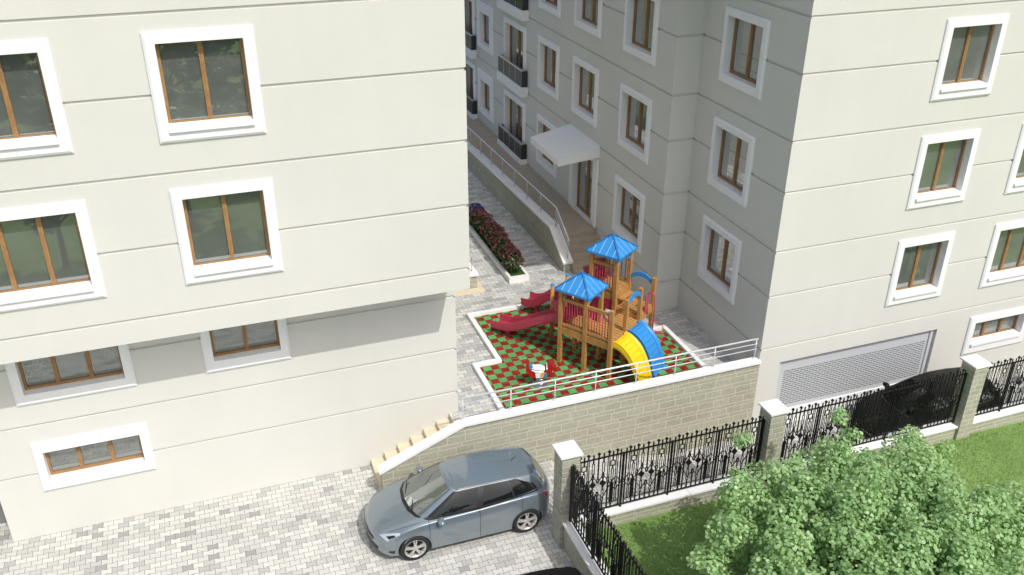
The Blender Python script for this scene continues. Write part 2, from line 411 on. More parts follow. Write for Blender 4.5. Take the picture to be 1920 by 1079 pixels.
def window(root, fn, u0, u1, z0, z1, panes, glassm, bb=.27, sill=True, fw=.2, ft=None, name='window'):
    """white surround u0..u1 x z0..z1 with opening inset; returns the opening (hole)"""
    ft = ft or fw
    a, b, c, d = u0 + fw, u1 - fw, z0 + bb, z1 - ft
    P = .065; ch = .05; dep = .225
    s = MB()
    def ring(o, dd): return [fn(u0 + o, z0 + o, dd), fn(u1 - o, z0 + o, dd), fn(u1 - o, z1 - o, dd), fn(u0 + o, z1 - o, dd)]
    inn0 = [fn(a, c, -P), fn(b, c, -P), fn(b, d, -P), fn(a, d, -P)]
    inn1 = [fn(a, c, dep), fn(b, c, dep), fn(b, d, dep), fn(a, d, dep)]
    ch2 = .012
    rings = [ring(0, 0), ring(0, -P + ch * .6), ring(ch, -P), inn0, inn1]
    for A, B in zip(rings, rings[1:]):
        for k in range(4): s.face([A[k], A[(k + 1) % 4], B[(k + 1) % 4], B[k]])
    wo = s.build(name, M['white'], root)
    # timber sash
    f = MB(); t = .055; d0, d1 = .150, .215
    def fb(p, q, r, e): f.prism([(p, r), (q, r), (q, e), (p, e)], lambda x, y, z: fn(x, y, z), d0, d1)
    fb(a, a + t, c, d); fb(b - t, b, c, d); fb(a + t, b - t, c, c + t * 1.15); fb(a + t, b - t, d - t, d)
    for k in range(1, panes):
        m = a + (b - a) * k / panes
        f.prism([(m - .042, c + t * 1.15), (m + .042, c + t * 1.15), (m + .042, d - t), (m - .042, d - t)], fn, d0 - .006, d1)
        f.prism([(m - .008, c + t * 1.15), (m + .008, c + t * 1.15), (m + .008, d - t), (m - .008, d - t)], fn, d0 - .016, d0 - .005)
    f.build('sash', M['wframe'], wo)
    g = MB(); g.face([fn(a + .02, c + .02, .19), fn(b - .02, c + .02, .19), fn(b - .02, d - .02, .19), fn(a + .02, d - .02, .19)])
    g.build('pane', glassm, wo)
    if sill:
        l = MB(); zt = c + .012
        l.prism([(-P - .055, zt - .075), (.147, zt - .06), (.147, zt + .03), (-P - .055, zt - .005)], lambda q, z, u: fn(u, z, q), a - .004, b + .012)
        l.build('sill', M['white'], wo)
    e = .008
    return (a - e, b + e, c - e, d + e)

GR_L = [11.655, 10.222, 8.743, 7.317, 5.826, 13.1, 14.55, 16.0]
GR_R = [16.5, 15.0, 13.6, 12.12, 10.70, 9.41, 7.81, 6.51, 4.915, 3.64, 2.05]

# ------------------------------------------------------------------ left apartment building
LB = thing('apartment_building', 'cream apartment block at the left with overhanging upper floors above the parked hatchback', 'building', (-4, 18.64, 0))
YU, YL, XU, XL = 17.30, 18.64, 5.283, 5.31
XW = -16.
fu = lambda u, z, d: (u, YU + d, z)
fl = lambda u, z, d: (u, YL + d, z)
hu, hl = [], []
for z0 in (6.43, 9.34, 12.25):
    hu.append(window(LB, fu, -.575, 1.32, z0, z0 + 2.0, 2, M['pane']))
    hu.append(window(LB, fu, -4.43, -2.03, z0, z0 + 2.0, 3, M['pane']))
    hu.append(window(LB, fu, -8.2, -6.3, z0, z0 + 2.0, 2, M['pane']))
hl.append(window(LB, fl, -.525, 1.345, 3.53, 5.30, 2, M['pane'], .29, False))
hl.append(window(LB, fl, -4.385, -1.99, 3.53, 5.30, 3, M['pane'], .26, False))
hl.append(window(LB, fl, -4.36, -1.975, 1.225, 2.535, 3, M['pane'], .275, False, .195, .265))
up_ = MB(); relief(up_, fu, XW, XU, 5.32, 16.6, hu, GR_L, cut1=True)
relief(up_, lambda u, z, d: (XU - d, u, z), YU, 33, 5.32, 16.6, [], GR_L, cut0=True)
up_.face([(XW, YU, 5.32), (XU, YU, 5.32), (XU, 33, 5.32), (XW, 33, 5.32)])
up_.face([(XW, YU, 5.32), (XW, 33, 5.32), (XW, 33, 16.6), (XW, YU, 16.6)])
up_.face([(XW, 33, 5.32), (XU, 33, 5.32), (XU, 33, 16.6), (XW, 33, 16.6)])
up_.build('upper_storeys', M['wall'], LB)
lo = MB(); relief(lo, fl, XW, XL, -.3, 5.318, hl + [(-8.4, -5.25, -.3, 2.45)], [4.44, 2.972, 1.706], cut1=True)
relief(lo, lambda u, z, d: (XL - d, u, z), YL, 33, -.3, 5.318, [], [4.44, 2.972, 1.706], cut0=True)
lo.build('lower_storeys', M['wall'], LB)
g = MB(); g.box(-8.6, -5.0, YL + .75, YL + .85, -.2, 2.6); g.box(-5.25, -5.15, YL + .03, YL + .75, -.2, 2.6); g.build('garage_door', M['garagegrey'], LB)
g = MB(); g.box(XW - .5, XU + .5, YU - .45, 33.5, 16.6, 16.85); g.build('eave', M['white'], LB)
g = MB(); g.mesh([(XW - .5, YU - .45, 16.85), (XU + .5, YU - .45, 16.85), (XU + .5, 33.5, 16.85), (XW - .5, 33.5, 16.85), (XW + 7, 25, 19), (XU - 7, 25, 19)], [(0, 1, 5, 4), (1, 2, 5), (2, 3, 4, 5), (3, 0, 4)]); g.build('roof', M['roofm'], LB)

# ------------------------------------------------------------------ right apartment building
RB = thing('apartment_building', 'cream apartment block at the right with garage shutter, balconies and a canopied entrance', 'building', (18, 20, 0))
XC, YT, YN, XM = 13.30, 17.30, 21.69, 12.50
ft = lambda u, z, d: (u, YT + d, z)
fs = lambda u, z, d: (XC + d, u, z)
fm = lambda u, z, d: (XM + d, u, z)
ht, hs_, hm = [], [], []
for z0 in (2.665, 5.54, 8.42, 11.3):
    ht.append(window(RB, ft, 17.16, 19.03, z0, z0 + 1.98, 2, M['pane'], .3))
    ht.append(window(RB, ft, 20.43, 22.83, z0, z0 + 1.98, 3, M['pane'], .3))
    ht.append(window(RB, ft, 24.4, 26.3, z0, z0 + 1.98, 2, M['pane'], .3))
    hs_.append(window(RB, fs, 18.75, 20.71, z0, z0 + 1.92, 2, M['pane_dim'], .25, False))
ht.append(window(RB, ft, 20.44, 22.76, .42, 1.70, 3, M['pane'], .36, True, .21))
zM = (2.52, 5.46, 8.36, 11.3)
for z0 in zM:
    hm.append(window(RB, fm, 22.75, 24.78, z0, z0 + 1.93, 2, M['pane_dim'], .25, False))
    if z0 > 4: hm.append(window(RB, fm, 26.37, 28.43, z0, z0 + 1.93, 2, M['pane_dim'], .25, False))
    hm.append(window(RB, fm, 29.66, 31.67, z0, z0 + 1.93, 2, M['pane_dim'], .25, False))
    hm.append(window(RB, fm, 36.85, 38.98, z0 - .06, z0 + 1.93, 1, M['pane_dim'], .25, False, .42))
    for ya in (32.85, 39.3):
        zf = z0 - .32
        hm.append(window(RB, fm, ya + .1, ya + 2.62, zf, z0 + 1.93, 2, M['pane_dim'], .02, False, .22))
        b = MB(); b.box(XM - .27, XM - .003, ya - .12, ya + 2.82, zf - .36, zf + .02)
        bo = b.build('balcony', M['white'], RB)
        q = MB(); q.box(XM - .24, XM - .20, ya - .06, ya + 2.74, zf + .03, zf + .64); q.box(XM - .20, XM - .01, ya - .06, ya - .03, zf + .03, zf + .64); q.box(XM - .20, XM - .01, ya + 2.71, ya + 2.74, zf + .03, zf + .64)
        q.build('balcony_panel', M['grey_metal'], bo)
        q = MB(); q.box(XM - .265, XM - .18, ya - .09, ya + 2.78, zf + .645, zf + .70)
        for k in range(1, 4): q.box(XM - .248, XM - .241, ya + k * .68 - .012, ya + k * .68 + .012, zf + .03, zf + .64)
        q.build('handrail', M['steel'], bo)
hm.append(window(RB, fm, 26.10, 28.42, 2.0, 4.50, 2, M['pane_dim'], .02, False, .33, .22, 'entrance_door'))
w_ = MB(); relief(w_, ft, XC, 30, -1.0, 16.6, ht + [(13.98, 19.29, -1.0, 1.53)], GR_R, cut0=True)
relief(w_, fs, YT, YN, -1.0, 16.6, hs_, GR_R, cut0=True)
relief(w_, lambda u, z, d: (u, YN + d, z), XM, XC + .04, 0, 16.6, [], GR_R, cut0=True)
relief(w_, fm, YN, 62, 0, 16.6, hm, GR_R, cut0=True)
w_.face([(30, YT, -1), (30, 62, -1), (30, 62, 16.6), (30, YT, 16.6)]); w_.face([(XM, 62, -1), (30, 62, -1), (30, 62, 16.6), (XM, 62, 16.6)])
w_.build('wall', M['wall'], RB)
g = MB(); g.box(13.90, 19.37, YT + .135, YT + .16, -.98, 1.6); gd = g.build('garage_shutter', M['shut'], RB)
g = MB()
g.box(13.98, 14.1, YT + .09, YT + .133, -.98, 1.53); g.build('guide_rail', M['railp'], gd); g = MB(); g.box(19.17, 19.29, YT + .09, YT + .133, -.98, 1.53); g.build('guide_rail', M['railp'], gd)
g = MB(); g.box(14.1, 19.17, YT + .10, YT + .133, -.98, -.2); g.build('bottom_bar', M['white'], gd)
c = MB()
cv = [(11.02, 26.04, 4.64), (XM - .003, 26.04, 4.97), (XM - .003, 28.56, 4.97), (11.02, 28.56, 4.64)]
cb = [(11.02, 26.05, 4.43), (XM - .003, 26.05, 4.56), (XM - .003, 28.55, 4.56), (11.02, 28.55, 4.43)]
c.mesh(cv + cb, [(0, 1, 2, 3), (7, 6, 5, 4), (0, 4, 5, 1), (1, 5, 6, 2), (2, 6, 7, 3), (3, 7, 4, 0)]); c.build('entrance_canopy', M['white'], RB)
g = MB(); g.box(11.6, 31, 16.8, 62.5, 13.1, 13.4); g.build('eave', M['white'], RB)

# ------------------------------------------------------------------ ground, paving, lawn
g = MB(); g.face([(-3000, -3000, -1.6), (3000, -3000, -1.6), (3000, 3000, -1.6), (-3000, 3000, -1.6)]); struct(g.build('ground', M['asph']))
g = MB()
def strip(x0, x1, y0, y1, z0, z1): g.face([(x0, y0, z0), (x1, y0, z1), (x1, y1, z1), (x0, y1, z0)])
strip(-40, 6.6, 5, 19.4, 0, 0); strip(6.6, 7.6, 14.3, 17.3, 0, 0); strip(7.6, 10.7, 14.3, 17.3, 0, -.7); strip(10.7, 40, 14.3, 17.5, -.7, -.7)
g.face([(-40, 5, 0), (6.6, 5, 0), (6.6, 5, -1.7), (-40, 5, -1.7)])
struct(g.build('pavement', M['pave'], weld=True))
g = MB(); T = 1.08
g.face([(5.06, 17.43, T), (13.4, 17.43, T), (13.4, 21.8, T), (5.06, 21.8, T)]); g.face([(5.06, 21.8, T), (12.6, 21.8, T), (12.6, 62, T), (5.06, 62, T)])
g.face([(5.06, 17.43, T), (5.06, 18.7, T), (5.06, 18.7, 0), (5.06, 17.43, 0)])
struct(g.build('terrace_paving', M['pave2'], weld=True))
g = MB()
def lawnz(x, y): return .33 + .03 * math.sin(x * 1.3) * math.cos(y * 1.1)
rows = [[(6.62 + i * .6, 14.26 - k * .6, lawnz(6.62 + i * .6, 14.26 - k * .6)) for i in range(60)] for k in range(50)]
g.grid(rows)
g.face([(-60, -60, .02), (6.5, -60, .02), (6.5, 4.98, .02), (-60, 4.98, .02)]); g.face([(6.62, -60, .3), (42, -60, .3), (42, -15, .3), (6.62, -15, .3)])
struct(g.build('lawn', M['grass']))
g = MB(); rg = random.Random(5)
for _ in range(52000):
    x = rg.uniform(6.85, 23); y = rg.uniform(7.2, 14.15)
    z = lawnz(x, y); a = rg.uniform(0, 6.28); hh = rg.uniform(.03, .075); wd = .008
    lx, ly = rg.gauss(0, .025), rg.gauss(0, .025)
    g.face([(x - wd * math.cos(a), y - wd * math.sin(a), z), (x + wd * math.cos(a), y + wd * math.sin(a), z), (x + lx, y + ly, z + hh)])
M['blade'] = leafmat('grass_blades', (.16, .28, .06), (.27, .42, .12), .3)
struct(g.build('grass', M['blade']), 'stuff')

# ------------------------------------------------------------------ playground mat, kerb
outer = [(6.98, 23.26), (10.9, 23.26), (10.9, 20.65), (12.32, 20.65), (12.32, 17.50), (6.28, 17.50), (6.28, 20.54), (6.98, 20.54)]
g = MB(); zz = 1.105
for x0, x1, y0, y1 in ((6.98, 10.9, 20.54, 23.26), (10.9, 12.32, 17.50, 20.65), (6.28, 10.9, 17.50, 20.54)):
    g.face([(x0 + .03 if x0 < 10 else x0, y0, zz), (x1 - .03, y0, zz), (x1 - .03, y1 - .03, zz), (x0 + .03 if x0 < 10 else x0, y1 - .03, zz)])
struct(g.build('playground_surface', M['rubber']))
g = MB(); kw = .13
def inset(poly, w):
    out = []
    n = len(poly); ar = sum(poly[i][0] * poly[(i + 1) % n][1] - poly[(i + 1) % n][0] * poly[i][1] for i in range(n)); s = 1 if ar > 0 else -1
    for i in range(n):
        a, b, c_ = Vector(poly[i - 1]), Vector(poly[i]), Vector(poly[(i + 1) % n])
        d1 = (b - a).normalized(); d2 = (c_ - b).normalized()
        out.append(tuple(b + w * s * (Vector((-d1.y, d1.x)) + Vector((-d2.y, d2.x)))))
    return out
inn = inset(outer, kw)
for i in range(len(outer)):
    j = (i + 1) % len(outer)
    if i == 4: continue
    A, B, Cc, D_ = outer[i], outer[j], inn[j], inn[i]
    g.face([(*A, 1.2), (*B, 1.2), (*Cc, 1.2), (*D_, 1.2)]); g.face([(*A, 1.07), (*B, 1.07), (*B, 1.2), (*A, 1.2)]); g.face([(*D_, 1.07), (*Cc, 1.07), (*Cc, 1.2), (*D_, 1.2)])
struct(g.build('playground_kerb', M['cap'], weld=True))

# ------------------------------------------------------------------ retaining wall, steps, handrail
RW = thing('retaining_wall', 'long stone block retaining wall with white coping below the playground terrace', 'wall', (8, 17.4, 0))
fx = lambda a, b, d: (a, d, b)
g = MB(); g.prism([(2.98, -.1), (7.6, -.1), (10.7, -.85), (XC - .004, -.85), (XC - .004, 1.69), (5.06, 1.66), (2.98, .80)], fx, 17.25, 17.42); g.build('stone_face', M['stone'], RW)
g = MB(); g.prism([(2.93, .782), (5.05, 1.662), (XC - .006, 1.692), (XC - .006, 1.765), (5.03, 1.735), (2.91, .86)], fx, 17.19, 17.465); g.build('coping', M['cap'], RW)
ST = thing('steps', 'flight of pale limestone steps climbing beside the sloped white coping', 'steps', (4, 18.1, 0))
g = MB()
for i in range(6):
    x0 = 2.97 + .348 * i; zt = T / 7 * (i + 1)
    g.box(x0, x0 + .348 - .001 * (i < 5), 17.425, 18.637, -.05, zt)
g.build('tread', M['step'], ST)
HR = thing('handrail', 'slim white tubular handrail along the coping above the stone block wall', 'railing', (9, 17.42, 1.76))
hx = [5.07, 6.29, 7.45, 8.55, 9.68, 10.80, 11.95, 13.2]
for x in hx:
    g = MB(); g.tube([(x, 17.40, 1.72 + .004 * (x - 5)), (x, 17.40, 2.34)], .0135, 8); g.box(x - .045, x + .045, 17.36, 17.44, 1.74, 1.778); g.build('post', M['railp'], HR)
for z, r in ((2.345, .024), (2.19, .0125), (2.03, .0125)):
    g = MB(); g.tube([(5.04, 17.40, z), (13.24, 17.40, z + .02)], r, 8); g.build('rail', M['railp'], HR)

# ------------------------------------------------------------------ entrance terrace: wall, steps, railing
CW = thing('courtyard_wall', 'stone block wall along the shaded entrance ramp with sloped white coping', 'wall', (11, 28, T))
fy = lambda a, b, d: (d, a, b)
prof = [(25.05, 1.42), (26.25, 2.18), (36, 1.92), (60, 1.6)]
g = MB(); g.prism([(25.05, 1.05), (60, 1.05), (60, 1.6), (36, 1.92), (26.25, 2.18), (25.05, 1.42)], fy, 10.90, 11.16); g.build('stone_face', M['stone'], CW)
g = MB(); g.prism([(24.99, 1.385)] + [(a, b + .002) for a, b in prof[1:]] + [(a, b + .07) for a, b in prof[:0:-1]] + [(24.97, 1.455)], fy, 10.85, 11.21); g.build('coping', M['cap'], CW)
CR = thing('handrail', 'slim grey railing on the sloped courtyard wall beside the entrance', 'railing', (11.03, 30, 2.2))
def cz(y):
    for (a, za), (b, zb) in zip(prof, prof[1:]):
        if a <= y <= b: return za + (zb - za) * (y - a) / (b - a) + .07
    return 1.5
for y in [25.12, 26.2] + [27.6 + 1.35 * k for k in range(12)]:
    g = MB(); g.tube([(11.06, y, cz(y)), (11.06, y, cz(y) + .72)], .016, 7); g.build('post', M['steel'], CR)
g = MB(); g.tube([(11.06, 25.02, cz(25.06) + .72), (11.06, 26.2, cz(26.2) + .72), (11.06, 36, cz(36) + .72), (11.06, 44, cz(44) + .72)], .022, 8); g.build('top_rail', M['railp'], CR)
for k in (.2, .38, .55):
    g = MB(); g.tube([(11.06, 25.06, cz(25.06) + k), (11.06, 26.2, cz(26.2) + k)], .012, 6); g.build('rail', M['railp'], CR)
PF = thing('entrance_steps', 'sandstone entrance platform and steps rising to the brown glazed door', 'steps', (11.8, 27, T))
g = MB()
for i in range(6):
    g.box(11.17, XM - .004, 24.55 + .29 * i, 26.3 if i == 5 else 24.55 + .29 * (i + 1), 1.05, T + .155 * (i + 1))
g.build('tread', M['steps2'], PF)
g = MB(); g.box(11.17, XM - .004, 26.3, 58, 1.05, T + .93); g.build('landing', M['steps2'], PF)

# low wall by the left block
LW = thing('low_wall', 'short stone wall end with white coping and rail behind the left block', 'wall', (7.75, 26, T))
g = MB(); g.box(7.62, 7.84, 24.92, 32, 1.05, 1.55); g.build('stone_face', M['pillar'], LW)
g = MB(); g.box(7.57, 7.89, 24.86, 32, 1.553, 1.63); g.build('coping', M['cap'], LW)
g = MB()
for y in (25.1, 26.3, 27.5, 28.7): g.tube([(7.73, y, 1.63), (7.73, y, 2.3)], .014, 7)
for z in (2.3, 2.1, 1.9): g.tube([(7.73, 25.05, z), (7.73, 31, z)], .014, 7)
g.build('handrail', M['steel'], LW)
g = MB(); g.box(5.35, 8.02, 24.60, 24.90, 1.06, 1.12); g.box(7.86, 8.02, 24.90, 25.45, 1.06, 1.12)
tag(g.build('threshold_stone', M['step']), 'beige stone threshold strip on the paving behind the left block', 'paving stone')

# ------------------------------------------------------------------ brick pillars and iron fence
def pillar(x, y, zb, label):
    t = thing('brick_pillar', label, 'pillar', (x, y, zb), 'white capped pillars of the iron fence')
    g = MB(); g.box(x - .21, x + .21, y - .22, y + .22, zb - .3, 2.54); g.build('shaft', M['pillar'], t)
    g = MB(); zc = 2.54
    g.mesh([(x + a * .255, y + b * .265, zc + .002) for a, b in ((-1, -1), (1, -1), (1, 1), (-1, 1))] + [(x + a * .255, y + b * .265, zc + .05) for a, b in ((-1, -1), (1, -1), (1, 1), (-1, 1))] + [(x, y, zc + .085)],
           [(3, 2, 1, 0), (0, 1, 5, 4), (1, 2, 6, 5), (2, 3, 7, 6), (3, 0, 4, 7), (4, 5, 8), (5, 6, 8), (6, 7, 8), (7, 4, 8)]); g.build('capstone', M['cap'], t)
pillar(6.54, 14.49, 0, 'block pillar with white cap behind the rear of the blue hatchback, at the fence corner')
pillar(11.64, 14.34, .3, 'middle block pillar with white cap left of the black car, partly behind the tree crown')
pillar(17.54, 14.34, .3, 'block pillar with white cap under the low three pane window, right of the black car')
pillar(23.4, 14.34, .3, 'block pillar with white cap at the far right end of the iron fence')

def picket_module(mb, fn, W):
    """one ornamental panel of width W between two stout uprights"""
    s = W / 1.22; c = W / 2; b = .027
    def v(u, z0, z1, w=b): mb.bar(fn(u, z0), fn(u, z1), w)
    def seg(u0, z0, u1, z1, w=.023): mb.bar(fn(u0, z0), fn(u1, z1), w)
    def dia(u, z, r, rz=None, th=.016):
        rz = rz or r; P = [(u - r, z), (u, z - rz), (u + r, z), (u, z + rz)]
        A = [Vector(fn(a, e)) for a, e in P]; n = (A[1] - A[0]).cross(A[2] - A[0]).normalized() * th
        mb.mesh([a - n for a in A] + [a + n for a in A], [(3, 2, 1, 0), (4, 5, 6, 7), (0, 1, 5, 4), (1, 2, 6, 5), (2, 3, 7, 6), (3, 0, 4, 7)])
    def loop(u, z0, z1, hw, w=.021):
        seg(u - hw, z0, u - hw, z1, w); seg(u + hw, z0, u + hw, z1, w); seg(u - hw, z0, u + hw, z0, w); seg(u - hw, z1, u + hw, z1, w)
    DI = [-.45, -.25, 0, .25, .45]; PL = [-.54, -.35, -.125, .125, .35, .54]
    for d in DI:
        u = c + d * s; v(u, 2.27, 2.36); dia(u, 2.39, .040, .048)
        if d == 0:
            v(u, 1.72, 2.27); v(u, .83, 1.22); loop(u, 1.60, 1.71, .022); loop(u, 1.23, 1.34, .022)
        else:
            q = .02
            v(u - q, 1.72 if abs(d) < .3 else .97, 2.27, .016); v(u + q, 1.72 if abs(d) < .3 else .97, 2.27, .016)
            if abs(d) < .3: loop(u, 1.55, 1.70, .022); v(u, .83, 1.52)
    for p in PL:
        u = c + p * s; v(u, 2.27, 2.385)
        if abs(p) > .5: v(u, .83, 2.27)
        elif abs(p) > .3:
            v(u, 2.14, 2.27); loop(u, 2.0, 2.13, .05, .016); v(u, 1.93, 2.0); loop(u, 1.60, 1.92, .024, .015)
            v(u, 1.50, 1.60); v(u - .03, .97, 1.5, .026); v(u + .03, .97, 1.5, .026); v(u, .83, 1.5, .03); dia(u, 1.02, .05, .06)
        else:
            v(u, 2.16, 2.27); loop(u, 1.86, 2.15, .026, .015); v(u, 1.80, 1.86); loop(u, 1.72, 1.82, .02)
            v(u, 1.64, 1.73); dia(u, 1.56, .080, .095); v(u, 1.36, 1.48); loop(u, 1.06, 1.36, .024, .014); v(u, .83, 1.06)
    # zig-zag ribbon
    zz = [(-.6, 1.50), (-.45, 1.66), (-.30, 1.52), (-.125, 1.80), (0, 1.60), (.125, 1.80), (.30, 1.52), (.45, 1.66), (.6, 1.50)]
    z2 = [(-.6, 1.50), (-.45, 1.32), (-.30, 1.46), (-.125, 1.14), (0, 1.32), (.125, 1.14), (.30, 1.46), (.45, 1.32), (.6, 1.50)]
    for Z in (zz, z2):
        for (a, za), (e, zb) in zip(Z, Z[1:]): seg(c + a * s, za, c + e * s, zb, .016)
    for d in (-.45, .45): dia(c + d * s, 1.49, .022, .05)
    seg(.07, .965, W - .07, .965, .014)

def fence(label, A, B, zl, face_n, n):
    """A,B ends; face_n = direction of outer face"""
    A = Vector(A); B = Vector(B); L = (B - A).length; d = (B - A) / L; nrm = Vector(face_n)
    t = thing('iron_fence', label, 'fence', ((A.x + B.x) / 2, (A.y + B.y) / 2, zl), 'black iron fence sections')
    def pt(u, off, z): p = A + d * u + nrm * off; return (p.x, p.y, z)
    g = MB(); g.prism([(-.13, -.9), (.13, -.9), (.13, .70), (-.13, .70)], lambda a, b, u: pt(u, a, b), 0, L); g.build('base_wall', M['stone'], t)
    g = MB(); g.prism([(-.175, .702), (.175, .702), (.175, .755), (-.175, .755)], lambda a, b, u: pt(u, a, b), 0.003, L - .003); g.build('coping', M['cap'], t)
    W = L / n
    for k in range(n):
        g = MB(); picket_module(g, lambda u, z: pt(k * W + u, 0, z), W); g.build('panel', M['iron'], t)
    for z in (.83, 2.27):
        g = MB(); g.bar(pt(0, 0, z), pt(L, 0, z), .03, .026); g.build('rail', M['iron'], t)
    for k in range(n + 1):
        u = min(max(k * W, .02), L - .02)
        g = MB(); g.bar(pt(u, 0, .74), pt(u, 0, 2.29), .042, .042); g.build('upright', M['iron'], t)
fence('black ornamental iron fence section with diamond tips between corner pillar and tree crown', (6.62, 14.33), (11.43, 14.33), .33, (0, -1), 4)
fence('black ornamental iron fence section in front of the black car and garage shutter', (11.85, 14.33), (17.33, 14.33), .33, (0, -1), 5)
fence('black ornamental iron fence section right of the pillar under the three pane window', (17.75, 14.33), (23.19, 14.33), .33, (0, -1), 5)
fence('black ornamental iron fence section running towards the viewer beside the lawn', (6.56, 14.27), (6.56, 4.5), .0, (-1, 0), 8)

# ------------------------------------------------------------------ playground tower
PT = thing('playground_tower', 'timber climbing frame with two blue roofs, red slides and yellow and blue slides', 'playground', (9.6, 19.8, 1.1))
gu = Vector((.56, -.828)); gv = Vector((.828, .56)); gA = Vector((8.65, 19.96))
def N(i, j, z):
    p = gA + gu * (.79 * i) + gv * (.76 * j); return Vector((p.x, p.y, z))
def post(i, j, z1, z0=1.09, w=.105):
    g = MB(); g.bar(N(i, j, z0), N(i, j, z1), w); g.build('post', M['timber'], PT)
for i, j, z in ((0, 0, 3.42), (1, 0, 3.42), (0, 1, 3.42), (1, 1, 3.42), (2, 0, 3.23), (2, 1, 3.23), (2, 2, 3.26), (2, 3, 3.26), (0, 2, 3.98), (1, 2, 3.98), (0, 3, 3.98), (1, 3, 3.98)): post(i, j, z)
for i, j in ((-1, 1), (-1, 2)):
    g = MB(); p = N(i, j, 0); g.tube([(p.x, p.y, 1.09), (p.x, p.y, 2.93)], .055, 12); po = g.build('post', M['timber'], PT)
    g = MB(); g.lathe([(.0, 3.0), (.04, 2.99), (.058, 2.96), (.06, 2.93)], (p.x, p.y, 0), 14, 'z'); g.build('post_cap', M['blue'], po)
    g = MB(); g.bar(N(i + .08, j, 2.15), N(0, j, 2.15), .05, .14); g.build('beam', M['timber'], PT)
def deck(i0, i1, j0, j1, z, name='deck'):
    g = MB(); n = round((j1 - j0) * 6)
    for k in range(n):
        a = j0 + (j1 - j0) * k / n + .012; b = j0 + (j1 - j0) * (k + 1) / n - .012
        P = [N(i0, a, 0), N(i1, a, 0), N(i1, b, 0), N(i0, b, 0)]
        v = [(p.x, p.y, z - .035) for p in P] + [(p.x, p.y, z) for p in P]
        g.mesh(v, [(3, 2, 1, 0), (4, 5, 6, 7), (0, 1, 5, 4), (1, 2, 6, 5), (2, 3, 7, 6), (3, 0, 4, 7)])
    o = g.build(name, M['deckw'], PT)
    for a, b in (((i0, j0), (i1, j0)), ((i1, j0), (i1, j1)), ((i0, j1), (i1, j1)), ((i0, j0), (i0, j1))):
        g = MB(); P, Q = N(*a, z - .145), N(*b, z - .145); d = (Q - P).normalized() * .054; g.bar(P + d, Q - d, .05, .2); g.build('edge_beam', M['timber'], o)
deck(0, 2, 0, 1, 2.28); deck(1, 2, 1.02, 2, 2.275); deck(1, 2, 2.02, 3, 2.44); deck(0, 1, 2, 3, 2.86, 'tower_deck')
def guard(a, b, z0, z1, n, matb='pink'):
    P0, Q0 = N(*a, 0), N(*b, 0); d = (Q0 - P0).normalized() * .055; P0 += d; Q0 -= d
    for z, hh in ((z0, .07), (z1, .095)):
        g = MB(); g.bar(P0 + Vector((0, 0, z)), Q0 + Vector((0, 0, z)), .05, hh); o = g.build('guard_rail', M['timber'], PT)
    for k in range(n):
        p = P0.lerp(Q0, (k + .6) / (n + .2)); g = MB(); g.tube([(p.x, p.y, z0 + .02), (p.x, p.y, z1 - .02)], .0125, 7); g.build('bar', M[matb], o)
guard((0, 0), (1, 0), 2.34, 3.10, 8); guard((1, 0), (2, 0), 2.34, 3.10, 8); guard((0, 2), (1, 2), 2.93, 3.64, 8); guard((0, 3), (1, 3), 2.93, 3.80, 5, 'red')
g = MB(); g.bar(N(.12, 1, 2.64), N(.92, 1, 2.64), .03, .62); g.build('red_panel', M['red'], PT)
g = MB(); g.bar(N(.08, 2, 2.47), N(.94, 2, 2.47), .03, .36); g.build('red_panel', M['red'], PT)
for i, jj, z0, z1 in ((0, 0, 2.3, 3.0), (0, 2, 2.88, 3.45)):
    for q in (.10, .88):
        g = MB(); g.bar(N(i, jj + q, (z0 + z1) / 2), N(i - .28, jj + q, (z0 + z1) / 2 - .1), .03, z1 - z0); g.build('slide_hood', M['red'], PT)
    g = MB(); g.bar(N(i - .05, jj + .1, z1 - .05), N(i - .05, jj + .88, z1 - .05), .06, .1); g.build('slide_hood', M['red'], PT)
# steps up to the tower deck
g = MB()
for k, z in enumerate((2.47, 2.66)):
    P = [N(1.30 - .13 * k, 2.12, z), N(1.30 - .13 * k, 2.9, z)]; g.bar(P[0], P[1], .16, .04)
g.bar(N(1.02, 2.08, 2.62), N(1.02, 2.94, 2.62), .03, .3); g.build('ladder', M['deckw'], PT)
def roof(i0, i1, j0, j1, z0, z1):
    o_ = .17; a, b, c, d = i0 - o_, i1 + o_, j0 - o_, j1 + o_
    C = [N(a, c, z0), N(b, c, z0), N(b, d, z0), N(a, d, z0)]; T_ = N((i0 + i1) / 2, (j0 + j1) / 2, z1); dz = Vector((0, 0, -.06))
    g = MB()
    for k in range(4):
        g.face([C[k], C[(k + 1) % 4], T_]); g.face([C[k] + dz, C[(k + 1) % 4] + dz, C[(k + 1) % 4], C[k]])
        g.face([C[k] + dz, C[(k + 1) % 4] + dz, T_ + dz])
    ro = g.build('roof', M['blue'], PT)
    g = MB()
    for k in range(4):
        g.bar(C[k] + Vector((0, 0, .004)), T_ + Vector((0, 0, .012)), .045, .03)
    g.build('ridge', M['bluedk'], ro)
    g = MB()
    for k in range(4):
        A, B = C[k], C[(k + 1) % 4]
        for m in range(1, 5):
            f = m / 5; p = A.lerp(B, f); t_ = min(f, 1 - f) * 2 * .96
            q = p + (T_ - (A + B) / 2) * t_; nn = (B - A).cross(T_ - A).normalized() * .008
            if nn.z < 0: nn = -nn
            g.bar(p + nn, q + nn, .011, .018)
    g.build('seam', M['bluelt'], ro)
roof(0, 1, 0, 1, 3.42, 3.84); roof(0, 1, 2, 3, 3.98, 4.40)
